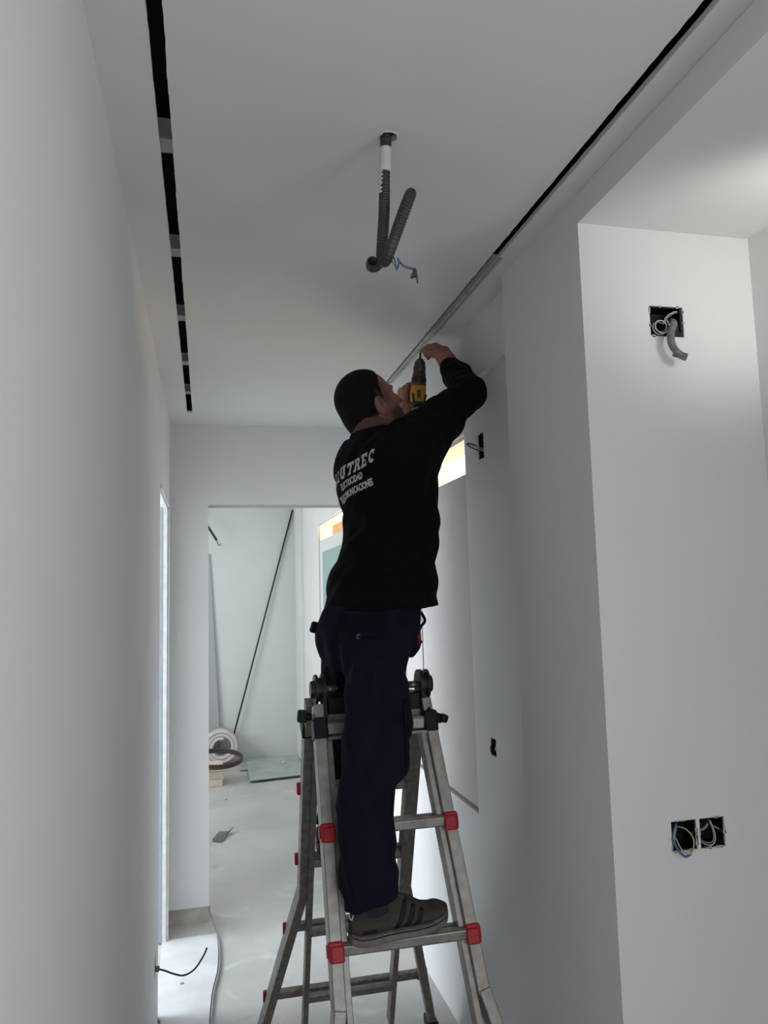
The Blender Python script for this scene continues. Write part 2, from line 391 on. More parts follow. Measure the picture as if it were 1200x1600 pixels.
# bare strip at the foot of the pillar
bm = bmesh.new(); n = 24; lo = []; 
for i in range(n + 1):
    x = XL + (OX0 - 0.004 - XL) * i / n; zt = 0.076 + 0.006 * noise.noise(Vector((x * 40, 2, 0)))
    row = [bm.verts.new((x, 4.032, 0.0)), bm.verts.new((x, 4.032 - 0.002 * noise.noise(Vector((x * 60, 1, 1))), 0.03)), bm.verts.new((x, 4.032, min(zt, 0.0745))), bm.verts.new((x, 4.115, 0.0745)), bm.verts.new((x, 4.115, 0.0))]
    lo.append(row)
for a, b in zip(lo, lo[1:]):
    for k in range(5): bm.faces.new((a[k], b[k], b[(k + 1) % 5], a[(k + 1) % 5]))
bm.faces.new(lo[0]); bm.faces.new(list(reversed(lo[-1])))
bmesh.ops.recalc_face_normals(bm, faces=bm.faces)
tag(obj('baseboard_back', bm, M['raw_wall']), kind='structure')
# flush access hatch
bm = bmesh.new(); x0, x1, z0, z1 = 0.134, 0.328, 2.300, 2.427
box(bm, ((x0 + x1) / 2, 4.0192, (z0 + z1) / 2), (x1 - x0, 0.0022, z1 - z0), bev=0.0005)
tag(obj('access_hatch', bm, M['paint']), 'faint flush white access hatch high on the back wall above the opening', 'hatch')

# far room
slab('wall_far', 1, 7.8, 7.9, (-1.7, XW + 0.1), (0, H), [], M['paint_far'])
slab('wall_far_left', 0, -1.72, -1.62, (4.22, 7.8), (0, H), [(5.1, 6.75, 0.75, 2.2)], M['paint_far'])
slab('ceiling_far_room', 2, H - 0.012, H, (-1.62, -0.4), (4.12, 7.8), [], M['ceil'])
bm = bmesh.new(); box(bm, (XW - 0.012, 7.45, 1.25), (0.024, 0.5, 2.5)); tag(obj('trim_7', bm, M['paint_far']), kind='structure')

# right side: recessed wall with two high-panelled openings, bulkhead, pillar, niche
W1 = (2.535, 3.50, 0.832, 2.150)
W2 = (4.75, 6.20, 0.60, 2.165)
RB1 = (2.345, 2.40, 2.030, 2.118)     # broken-out box, upper
RB2 = (2.345, 2.395, 1.055, 1.112)     # small socket
slab('wall_right', 0, XW, XW + 0.12, (1.975, 7.8), (0, H), [W1, W2, RB1, RB2], M['paint'])
slab('trim_1', 0, XW - 0.020, XW, (1.975, 4.02), (2.303, H), [], M['paint'])
NB = (1.012, 1.100, 2.170, 2.243); NS1 = (0.981, 1.043, 1.016, 1.079); NS2 = (1.051, 1.113, 1.016, 1.079)
def pillar():
    # solid block whose front face has box cut-outs: front slab plus body behind it
    slab('wall_niche', 1, 1.518, 1.575, (XR, 1.42), (0, H), [NB, NS1, NS2], M['paint'])
    slab('wall_pillar', 1, 1.575, 1.975, (XR, 1.42), (0, H), [], M['paint'])
pillar()
slab('ceiling_niche', 2, 2.430, 2.499, (XR, 1.40), (-2.3, 1.518), [], M['ceil'])
slab('wall_niche_right', 0, XN, XN + 0.1, (-2.3, 1.518), (0, 2.430), [(-1.25, 0.25, 0.95, 2.15)], M['paint'])
slab('wall_behind', 1, -2.42, -2.3, (XL - 0.1, XN + 0.1), (0, H), [(-0.15, 1.1, 0.0, 2.25)], M['paint'])

# warm room behind the right wall
slab('ceiling_warm_room', 2, 2.52, 2.53, (XW + 0.12, 3.6), (1.975, 7.9), [], M['warm_ceiling'])
slab('wall_warm_room_right', 0, 3.5, 3.6, (1.975, 7.9), (0, 2.52), [], M['warm_ceiling'])
slab('wall_warm_room_back', 1, 7.9, 8.0, (XW + 0.12, 3.6), (0, 2.52), [], M['warm_ceiling'])
slab('wall_warm_room_front', 1, 1.9, 1.975, (1.42, 3.6), (0, 2.52), [], M['warm_ceiling'])
bm = bmesh.new(); box(bm, (1.9, 6.95, 2.465), (1.7, 0.07, 0.05)); box(bm, (1.62, 6.75, 2.46), (0.05, 0.35, 0.05))
tag(obj('timber_joist', bm, M['wood']), 'short orange pine joist seen through the far high opening', 'joist')

# panels closing the lower part of the openings
def opening(idx, win, ztop, mfield, label, inner=None):
    y0, y1, z0, z1 = win
    bm = bmesh.new()
    t = 0.012
    for (yy, zz, sy, sz) in ((y0 + t / 2, (z0 + z1) / 2, t, z1 - z0), (y1 - t / 2, (z0 + z1) / 2, t, z1 - z0), ((y0 + y1) / 2, z1 - t / 2, y1 - y0 - 2 * t, t)):
        box(bm, (XW + 0.066, yy, zz), (0.106, sy, sz))
    o = tag(obj('window_%d' % idx, bm, M['trim']), kind='structure')
    bm = bmesh.new(); box(bm, (XW + 0.020, (y0 + y1) / 2, (z0 + ztop) / 2 + 0.004), (0.016, y1 - y0 - 0.006, ztop - z0 - 0.008), bev=0.001)
    p = obj('board', bm, mfield); tag(p, label, 'board')
    bm = bmesh.new(); box(bm, (XW + 0.014, (y0 + y1) / 2, z0 + 0.004), (0.030, y1 - y0 - 0.002, 0.008)); obj('sill_edge', bm, M['panel_edge'], o)
    return o, p
w1, p1 = opening(1, W1, 2.010, M['panel'], 'tall beige board closing the wall opening to the right of the worker')
bm = bmesh.new(); box(bm, (XW + 0.0105, 3.20, 1.422), (0.003, 0.010, 1.17)); obj('joint', bm, M['panel_edge'], p1)
w2, p2 = opening(2, W2, 2.03, M['paint_far'], 'pale framed board with aqua panel in the far wall opening')
bm = bmesh.new(); box(bm, (XW + 0.009, 5.42, 1.31), (0.008, 1.20, 1.24)); obj('aqua_panel', bm, M['aqua'], p2)

# ------------------------------------------------------------------ ceiling profile being fixed
bm = bmesh.new()
py0, py1 = 1.86, 3.12; cx = (SR0 + SR1) / 2 + 0.0035
box(bm, (cx, (py0 + py1) / 2, H + 0.006), (0.0195, py1 - py0, 0.0012))
for s in (-1, 1): box(bm, (cx + s * 0.0098, (py0 + py1) / 2, H + 0.0035), (0.0012, py1 - py0, 0.014))
box(bm, (cx + 0.0145, (py0 + py1) / 2, H - 0.0022), (0.0095, py1 - py0, 0.0012))
tag(obj('ceiling_profile', bm, M['profile']), 'long silver metal profile set in the right ceiling slot above the drill', 'profile')
bm = bmesh.new(); cyl(bm, (0.7465, 2.505, 2.446), (0.760, 2.508, 2.499), 0.0016, seg=8); cyl(bm, (0.7460, 2.5048, 2.4440), (0.7467, 2.505, 2.4470), 0.0036, seg=12)
tag(obj('screw', bm, M['steel']), 'small steel screw pinched between fingers at the ceiling profile', 'screw')

# ------------------------------------------------------------------ hanging conduit
hc = empty('hanging_conduit', (HX, HY, H), 'black corrugated conduit loop hanging from the round ceiling hole', 'conduit')
cp = [(0.356, 1.381, 2.56), (0.353, 1.384, 2.49), (0.349, 1.386, 2.42), (0.346, 1.388, 2.34), (0.341, 1.392, 2.275), (0.339, 1.386, 2.245),
      (0.341, 1.366, 2.232), (0.350, 1.350, 2.256), (0.372, 1.345, 2.318), (0.390, 1.352, 2.362), (0.396, 1.372, 2.372), (0.388, 1.396, 2.345),
      (0.365, 1.420, 2.285), (0.338, 1.428, 2.250), (0.324, 1.415, 2.242), (0.322, 1.396, 2.242)]
corrugated('corrugated_tube', cp, 0.0105, M['conduit'], hc, pitch=0.0046, amp=0.0009)
ps = resample([cp[0], cp[1], cp[2], cp[3]], 0.0016)
zs = [p for p in ps if 2.425 < p.z < 2.478]
bm = bmesh.new(); tube(bm, zs, lambda i: 0.0124 + 0.0003 * math.sin(i * 2.1), 16); o = obj('plaster_coat', bm, M['plaster'], hc, True); tag(o, 'white plaster smeared round the tube top')
# ragged streaks of plaster lower down
bm = bmesh.new()
for (a0, a1, zl, zh) in ((2.9, 4.1, 2.398, 2.428), (5.6, 6.5, 2.382, 2.428), (3.3, 4.0, 2.378, 2.40)):
    k = [p for p in ps if zl < p.z < zh]; rows = []
    for i, p in enumerate(k):
        jag = 0.25 * math.sin(i * 2.2)
        rows.append([bm.verts.new(p + Vector((math.cos(t), math.sin(t), 0)) * (0.0125 - 0.0012 * (i % 3 == 0))) for t in [a0 + (a1 - a0 + jag) * q / 5 for q in range(6)]])
    for a, b in zip(rows, rows[1:]):
        for q in range(5): bm.faces.new((a[q], a[q + 1], b[q + 1], b[q]))
obj('plaster_streak', bm, M['plaster'], hc)
wire('blue_wire', [(0.350, 1.372, 2.240), (0.357, 1.362, 2.236), (0.362, 1.362, 2.216), (0.366, 1.362, 2.223), (0.364, 1.360, 2.236), (0.372, 1.362, 2.226), (0.386, 1.364, 2.221), (0.398, 1.366, 2.220)], 0.0014, M['wire_blue'], hc)
wire('blue_wire', [(0.351, 1.374, 2.244), (0.360, 1.366, 2.222), (0.363, 1.366, 2.214), (0.368, 1.366, 2.229), (0.378, 1.366, 2.221), (0.392, 1.368, 2.219), (0.401, 1.370, 2.216)], 0.0012, M['wire_grey'], hc)
bm = bmesh.new()
cyl(bm, (0.399, 1.367, 2.220), (0.400, 1.367, 2.204), 0.0034, 0.0050, 10); cyl(bm, (0.402, 1.369, 2.219), (0.405, 1.369, 2.192), 0.0026, 0.0014, 8); cyl(bm, (0.397, 1.365, 2.214), (0.392, 1.365, 2.200), 0.002, 0.003, 8)
obj('wire_end', bm, mat('dark_purple_tape', (0.07, 0.055, 0.065), 0.6), hc, True)

# ------------------------------------------------------------------ wall boxes
def wall_box(loc, size, axis, label, cat, lugs=True, wires=(), extra=None, raw=0.003, group=None):
    """black back box sunk in the wall. axis 'y': opens to -Y. axis 'x': opens to -X. '+x': opens to +X"""
    x, y, z = loc; wd, ht = size; dep = 0.046
    e = empty('junction_box', loc, label, cat, group)
    def P(u, d, v):   # u across, d depth into wall, v up
        if axis == 'y': return (x + u, y + d, z + v)
        if axis == 'x': return (x + d, y + u, z + v)
        return (x - d, y + u, z + v)
    def pb(bm, u, d, v, su, sd, sv):
        box(bm, P(u, d, v), (su, sd, sv) if axis == 'y' else (sd, su, sv))
    t = 0.002
    bm = bmesh.new()
    pb(bm, 0, dep, 0, wd - 0.001, t, ht - 0.001)
    for s in (-1, 1):
        pb(bm, s * (wd / 2 - t / 2 - 0.0005), dep / 2 + 0.002, 0, t, dep - 0.004, ht - 0.001); pb(bm, 0, dep / 2 + 0.002, s * (ht / 2 - t / 2 - 0.0005), wd - 0.001, dep - 0.004, t)
    obj('back_box', bm, M['black'], e)
    if lugs:
        for s in (-1, 1):
            bm = bmesh.new(); p = P(s * (wd / 2 - 0.006), 0.004, 0); q = P(s * (wd / 2 - 0.006), 0.03, 0); cyl(bm, p, q, 0.0042, seg=12)
            obj('screw_lug', bm, M['black'], e, True)
    # irregular plaster crumbs along the cut edge
    bm = bmesh.new(); rnd = random.Random(int(1000 * (x + 2 * y + 3 * z)))
    per = []
    for k in range(14):
        side = rnd.choice('lrtb'); q = rnd.uniform(-0.42, 0.42); s1 = rnd.uniform(0.002, 0.006); s2 = rnd.uniform(0.002, 0.009)
        if side in 'lr': pb(bm, (-1 if side == 'l' else 1) * (wd / 2), 0.0015, q * ht, s1, raw, s2)
        else: pb(bm, q * wd, 0.0015, (-1 if side == 'b' else 1) * (ht / 2), s2, raw, s1)
    tag(obj('plaster_rim', bm, M['plaster'], e), kind='stuff')
    for (nm, pts, r, m) in wires:
        wire(nm, [P(*p) for p in pts], r, m, e)
    return e, P, pb
e, P, pb = wall_box(((NB[0] + NB[1]) / 2, 1.518, (NB[2] + NB[3]) / 2), (NB[1] - NB[0], NB[3] - NB[2]), 'y',
    'upper black wall box in the bright niche wall with a drooping grey conduit', 'junction box', wires=[
    ('wire_coil', [(-0.020 + 0.0145 * math.cos(t), -0.004 - 0.002 * math.sin(3 * t) - 0.0012 * k, -0.014 + 0.0145 * math.sin(t)) for k in range(1) for t in [i * 0.55 for i in range(34)]], 0.0013, M['wire_grey']),
    ('wire_coil', [(-0.022 + 0.0165 * math.cos(t), 0.002 - 0.0008 * i, -0.018 + 0.0160 * math.sin(t)) for i, t in enumerate([1 + i * 0.5 for i in range(26)])], 0.0011, M['wire_white']),
    ('wire_loop', [(-0.005, 0.010, -0.002), (0.004, 0.004, 0.014), (0.020, 0.000, 0.024), (0.036, 0.006, 0.028)], 0.0013, M['wire_white']),
    ('wire_loop', [(-0.003, 0.010, -0.004), (0.006, 0.003, 0.011), (0.021, -0.001, 0.021), (0.036, 0.008, 0.025)], 0.0013, M['wire_grey'])])
corrugated('conduit', [P(0.026, 0.030, 0.008), P(0.022, 0.012, 0.004), P(0.012, -0.008, -0.008), P(-0.001, -0.020, -0.024), P(-0.010, -0.026, -0.042), P(-0.011, -0.028, -0.062),
                       P(-0.003, -0.030, -0.080), P(0.010, -0.032, -0.092), P(0.021, -0.034, -0.096)], 0.0078, M['conduit_grey'], e, pitch=0.0036)
bm = bmesh.new(); pb(bm, 0.031, 0.004, -0.022, 0.020, 0.006, 0.030); pb(bm, 0.036, -0.001, 0.005, 0.006, 0.006, 0.055); obj('box_lip', bm, M['black'], e)
e, P, pb = wall_box(((NS1[0] + NS1[1]) / 2, 1.518, (NS1[2] + NS1[3]) / 2), (0.062, 0.063), 'y', 'left of the two low black socket boxes with a blue wire loop', 'socket box', wires=[
    ('blue_wire', [(-0.012, 0.018, 0.016), (-0.028, 0.000, 0.004), (-0.027, -0.010, -0.020), (-0.012, -0.014, -0.038), (0.004, -0.012, -0.036)], 0.0024, M['wire_blue']),
    ('green_wire', [(-0.010, 0.020, 0.016), (0.006, 0.002, 0.012), (0.016, -0.008, -0.006), (0.010, -0.012, -0.028), (-0.004, -0.013, -0.034), (-0.018, -0.011, -0.022), (-0.022, 0.0, -0.002)], 0.0016, M['wire_green']),
    ('grey_wire', [(-0.006, 0.022, 0.020), (-0.018, 0.004, 0.018), (-0.027, -0.004, 0.006), (-0.028, -0.002, -0.012), (-0.020, 0.010, -0.022)], 0.0030, M['wire_grey'])])
e, P, pb = wall_box(((NS2[0] + NS2[1]) / 2, 1.518, (NS2[2] + NS2[3]) / 2), (0.062, 0.063), 'y', 'right of the two low black socket boxes with pale wires inside', 'socket box', wires=[
    ('white_wire', [(-0.028, 0.020, -0.018), (-0.010, 0.004, -0.027), (0.002, -0.002, -0.020), (0.003, -0.003, 0.000), (0.000, 0.006, 0.024)], 0.0012, M['wire_white']),
    ('white_wire', [(-0.028, 0.022, -0.014), (-0.012, 0.006, -0.022), (0.000, 0.000, -0.017), (0.001, 0.000, 0.004), (-0.002, 0.010, 0.026)], 0.0012, M['wire_grey']),
    ('white_wire', [(-0.026, 0.014, 0.002), (-0.014, 0.008, 0.008), (-0.004, 0.010, 0.016)], 0.0030, M['wire_grey']),
    ('white_wire', [(0.008, 0.014, 0.010), (0.018, 0.008, 0.006), (0.029, 0.010, -0.002)], 0.0020, M['wire_grey'])])
e, P, pb = wall_box((XW, (RB1[0] + RB1[1]) / 2, (RB1[2] + RB1[3]) / 2), (RB1[1] - RB1[0], RB1[3] - RB1[2]), 'x', 'broken black wall box behind the raised elbow with grey wires poking out', 'junction box', lugs=False, wires=[
    ('wire', [(0.006, 0.030, -0.024), (0.002, 0.000, -0.012), (0.008, -0.030, 0.002), (0.014, -0.046, 0.010), (0.020, -0.040, 0.012), (0.014, -0.012, 0.002), (0.004, 0.02, -0.010)], 0.0016, M['wire_white']),
    ('wire', [(0.000, 0.030, -0.030), (-0.002, 0.002, -0.018), (0.004, -0.028, -0.006), (0.010, -0.044, 0.006), (0.012, -0.038, 0.012), (0.010, -0.010, 0.004)], 0.0018, M['wire_black']),
    ('wire', [(0.004, 0.028, -0.020), (0.006, -0.004, -0.008), (0.014, -0.036, 0.006), (0.018, -0.042, 0.012)], 0.0015, M['wire_grey'])])
e, P, pb = wall_box((XW, (RB2[0] + RB2[1]) / 2, (RB2[2] + RB2[3]) / 2), (RB2[1] - RB2[0], RB2[3] - RB2[2]), 'x', 'small black socket box low on the recessed right wall', 'socket box', lugs=False, wires=[
    ('wire', [(0.016, 0.020, 0.020), (0.014, -0.002, 0.000), (0.006, -0.004, -0.018), (0.000, 0.004, -0.010), (0.002, 0.012, 0.010)], 0.0024, M['wire_black']),
    ('wire', [(-0.012, 0.016, 0.006), (-0.012, 0.004, -0.002), (-0.008, 0.010, -0.012)], 0.0040, M['wire_white'])])
e, P, pb = wall_box((XL, (LBX[0] + LBX[1]) / 2, (LBX[2] + LBX[3]) / 2), (0.060, 0.070), '+x', 'black socket box low on the left wall before the doorway', 'socket box', lugs=False, wires=[
    ('cable', [(0.000, 0.030, -0.010), (0.004, 0.000, -0.012), (0.006, -0.03, -0.022), (0.008, -0.066, -0.040), (0.010, -0.102, -0.050), (0.014, -0.140, -0.034), (0.020, -0.170, 0.004), (0.022, -0.183, 0.030)], 0.0034, M['wire_black'])])
bm = bmesh.new(); cyl(bm, P(0.0, 0.02, -0.008), P(0.004, -0.014, -0.014), 0.010, 0.010, 12); o = obj('cable_sleeve', bm, M['conduit_grey'], e, True)

# ------------------------------------------------------------------ things in the far room
bm = bmesh.new(); cyl(bm, (0.194, 7.735, 0.0), (0.874, 7.785, 2.470), 0.0085, seg=10)
tag(obj('thin_pole', bm, mat('dark_slate_pole', (0.035, 0.04, 0.045), 0.5), None, True), 'long thin dark pole leaning diagonally against the far wall', 'pole')
# foam roll standing on edge
fr = empty('foam_roll', (0.138, 7.60, 0.0), 'white foam strip rolled into a thick coil by the far wall', 'foam roll')
bm = bmesh.new(); cyc = Vector((0.138, 7.60, 0.176)); N = 150; rows = []
for i in range(N):
    t = i / (N - 1); a = t * 2 * math.pi * 2.55 + 1.3; rm = 0.083 + 0.0305 * t * 2.55; th = 0.0145
    dx, dz = math.cos(a), math.sin(a)
    rows.append([bm.verts.new(cyc + Vector((dx * (rm + s), yy, dz * (rm + s)))) for (s, yy) in ((-th, 0.10), (-th, -0.092), (-th * 0.6, -0.100), (th * 0.6, -0.100), (th, -0.092), (th, 0.10))])
for a, b in zip(rows, rows[1:]):
    for k in range(6): bm.faces.new((a[k], b[k], b[(k + 1) % 6], a[(k + 1) % 6]))
bm.faces.new(rows[0]); bm.faces.new(list(reversed(rows[-1]))); bmesh.ops.recalc_face_normals(bm, faces=bm.faces)
obj('foam_strip', bm, M['foam'], fr, True)
# stack of cream blocks
for k in range(3):
    bm = bmesh.new(); box(bm, (0.02 + 0.006 * (k % 2), 6.86 + 0.01 * k, 0.028 + 0.0565 * k), (0.235, 0.22 - 0.01 * k, 0.055), Matrix.Rotation(0.03 * (k - 1), 3, 'Z'), 0.004)
    tag(obj('cream_block', bm, M['cream']), ('bottom', 'middle', 'top')[k] + ' cream block of the low stack under the dark hose ring', 'block', 'stacked cream blocks')
# hose ring lying tilted on it
bm = bmesh.new(); pts = []
for i in range(49):
    a = 2 * math.pi * i / 48 * 1.0; pts.append(Vector((0.085 + 0.215 * math.cos(a), 6.93 + 0.27 * math.sin(a), 0.186 + 0.016 * math.sin(a) - 0.006 * math.cos(a))))
tube(bm, pts, 0.012, 10)
pts2 = [p + Vector((0.004, 0.006, 0.018)) for p in pts]; tube(bm, pts2, 0.011, 10)
tag(obj('hose_ring', bm, M['hose'], None, True), 'dark brown hose coiled in a flat ring on the cream blocks', 'hose')
# glass sheets on the floor
def sheet(name, corners, z, th, label, group=None):
    bm = bmesh.new(); lo = [bm.verts.new((x, y, z)) for x, y in corners]; hi = [bm.verts.new((x, y, z + th)) for x, y in corners]
    bm.faces.new(list(reversed(lo))); bm.faces.new(hi)
    for i in range(len(lo)): bm.faces.new((lo[i], lo[(i + 1) % len(lo)], hi[(i + 1) % len(lo)], hi[i]))
    bmesh.ops.recalc_face_normals(bm, faces=bm.faces)
    o = obj(name, bm, M['glass_sheet']); o.data.materials.append(M['glass_edge'])
    for p in o.data.polygons:
        if abs(p.normal.z) < 0.5: p.material_index = 1
    return tag(o, label, 'glass', group)
sheet('glass_sheet', [(0.30, 7.25), (0.868, 7.18), (0.880, 7.72), (0.34, 7.74)], 0.001, 0.012, 'pale green glass sheet lying against the far wall under the other', 'glass sheets on the floor')
sheet('glass_sheet', [(0.362, 6.760), (0.865, 6.835), (0.872, 7.66), (0.368, 7.58)], 0.014, 0.010, 'dusty pale green glass sheet lying on top on the far floor', 'glass sheets on the floor')
bm = bmesh.new(); bmesh.ops.create_uvsphere(bm, u_segments=12, v_segments=8, radius=0.022, matrix=Matrix.Translation((0.712, 7.36, 0.030)) @ Matrix.Diagonal((1, 1, 0.4, 1)))
tag(obj('plaster_lump', bm, M['plaster'], None, True), 'small white plaster blob on the dusty glass sheet', 'plaster')
# debris
bm = bmesh.new(); vs = [bm.verts.new(p) for p in ((0.03, 5.27, 0.012), (0.10, 5.24, 0.006), (0.145, 5.40, 0.022), (0.085, 5.46, 0.010), (0.19, 5.47, 0.034), (0.15, 5.43, 0.004))]
bm.faces.new((vs[0], vs[1], vs[2], vs[3])); bm.faces.new((vs[1], vs[5], vs[4], vs[2]))
r = bmesh.ops.solidify(bm, geom=bm.faces[:], thickness=0.006)
tag(obj('cardboard_scrap', bm, M['paper']), 'crumpled grey cardboard scrap on the floor past the opening', 'scrap')
rnd = random.Random(5)
DEB = [(0.15, 6.30, 'tiny dark crumb of rubble on the far floor beyond the cardboard scrap'), (0.66, 5.02, 'tiny dark crumb of rubble on the floor left of the ladder rail'), (0.36, 3.62, 'tiny dark crumb of rubble under the ladder rungs'), (-0.10, 3.42, 'tiny dark crumb of rubble on the white floor sheet')]
for k, (x, y, lab) in enumerate(DEB):
    bm = bmesh.new(); bmesh.ops.create_icosphere(bm, subdivisions=1, radius=0.008, matrix=Matrix.Translation((x, y, 0.003 if k < 3 else 0.011)) @ Matrix.Diagonal((1.2, 0.9, 0.5, 1)))
    tag(obj('grit', bm, M['paper']), lab, 'rubble', 'crumbs of rubble on the floor')
# grey strip added at the far wall in place of the pillar's soft shadow
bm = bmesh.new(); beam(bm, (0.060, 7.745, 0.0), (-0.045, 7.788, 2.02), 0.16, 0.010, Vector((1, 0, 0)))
tag(obj('pillar_shadow_strip', bm, mat('shadow_grey', (0.46, 0.47, 0.47), 0.8)), 'narrow grey strip standing in for the pillar shadow on the far wall above the foam roll', 'board')
# conduit end from the far wall
hb = empty('loose_conduit', (-0.10, 7.8, 2.42), 'short dark conduit end sticking out high on the far wall', 'conduit')
corrugated('corrugated_tube', [(-0.10, 7.82, 2.42), (-0.06, 7.72, 2.40), (0.0, 7.66, 2.32), (0.065, 7.64, 2.215), (0.105, 7.64, 2.150)], 0.012, M['conduit'], hb, pitch=0.006)
wire('wire', [(0.10, 7.64, 2.16), (0.125, 7.63, 2.125), (0.145, 7.63, 2.105), (0.175, 7.63, 2.095)], 0.003, M['wire_white'], hb)
wire('wire', [(0.10, 7.64, 2.155), (0.118, 7.63, 2.110), (0.130, 7.63, 2.100), (0.150, 7.63, 2.12)], 0.0035, M['wire_black'], hb)
# thin sheet on the corridor floor by the left doorway, cable beside it
bm = bmesh.new(); edge = spline([(0.045, 3.86, 0), (0.050, 3.70, 0), (0.043, 3.50, 0), (0.020, 3.32, 0), (0.008, 3.10, 0), (0.004, 2.90, 0), (0.010, 2.5, 0)], 30)
lt = [bm.verts.new((-0.17 if p.y < DY0 or p.y > DY1 - 0.03 else -0.20, p.y, 0.001)) for p in edge]; rt = [bm.verts.new((p.x, p.y, 0.001)) for p in edge]
lt2 = [bm.verts.new((v.co.x, v.co.y, 0.009)) for v in lt]; rt2 = [bm.verts.new((v.co.x, v.co.y, 0.009)) for v in rt]
for i in range(len(edge) - 1):
    bm.faces.new((lt2[i], lt2[i + 1], rt2[i + 1], rt2[i])); bm.faces.new((rt[i], rt2[i], rt2[i + 1], rt[i + 1])); bm.faces.new((lt[i], lt2[i], lt2[i + 1], lt[i + 1])); bm.faces.new((lt[i], lt[i + 1], rt[i + 1], rt[i]))
for k in (0, -1): bm.faces.new((lt[k], lt2[k], rt2[k], rt[k]))
bmesh.ops.recalc_face_normals(bm, faces=bm.faces)
tag(obj('floor_sheet', bm, mat('dusty_white_board', (0.70, 0.71, 0.72), 0.75, 0, 0.16, 7, (0.60, 0.60, 0.60))), 'dusty white sheet on the corridor floor by the left doorway', 'sheet')
wire('floor_cable', [(0.010, 4.10, 0.05), (0.016, 4.00, 0.052), (0.032, 3.93, 0.030), (0.047, 3.86, 0.010), (0.058, 3.70, 0.006), (0.052, 3.50, 0.006), (0.029, 3.32, 0.006), (0.017, 3.10, 0.006), (0.013, 2.90, 0.006), (0.02, 2.5, 0.006)], 0.0042, M['wire_grey'], None, 90)
tag(bpy.data.objects['floor_cable'], 'grey cable running along the floor from the white pillar', 'cable')

# ------------------------------------------------------------------ ladder
LZ = 0.0
lad = empty('step_ladder', (0.48, 2.25, 0.0), 'grey aluminium folding ladder with red rung clips under the worker', 'ladder')
HZ, HYc = 1.317, 2.215
fy = lambda z: 2.055 - 0.34 * (0.965 - z)      # climbing face of the near half
ry = lambda z: 2.235 + 0.45 * (1.335 - z)      # far half, inner face
def fx(s, z):  # rail centre of near half, s=-1 left, 1 right
    l = 0.312 - 0.0 * (1.2 - z) if z < 1.3 else 0.312
    r = 0.628 + 0.085 * (1.225 - z) * (1 if z < 1.225 else 0.6)
    return (l + 0.03 * (0.9 - z) * 0.25) if s < 0 else r
def fout(z): return max(0.0, 0.57 - z) * 0.20
FR = [1.225, 0.965, 0.705, 0.445, 0.185]
RR = [0.985, 0.737, 0.479, 0.215]
sl_f = Vector((0, -0.34, -1)).normalized(); sl_r = Vector((0, 0.45, -1)).normalized()
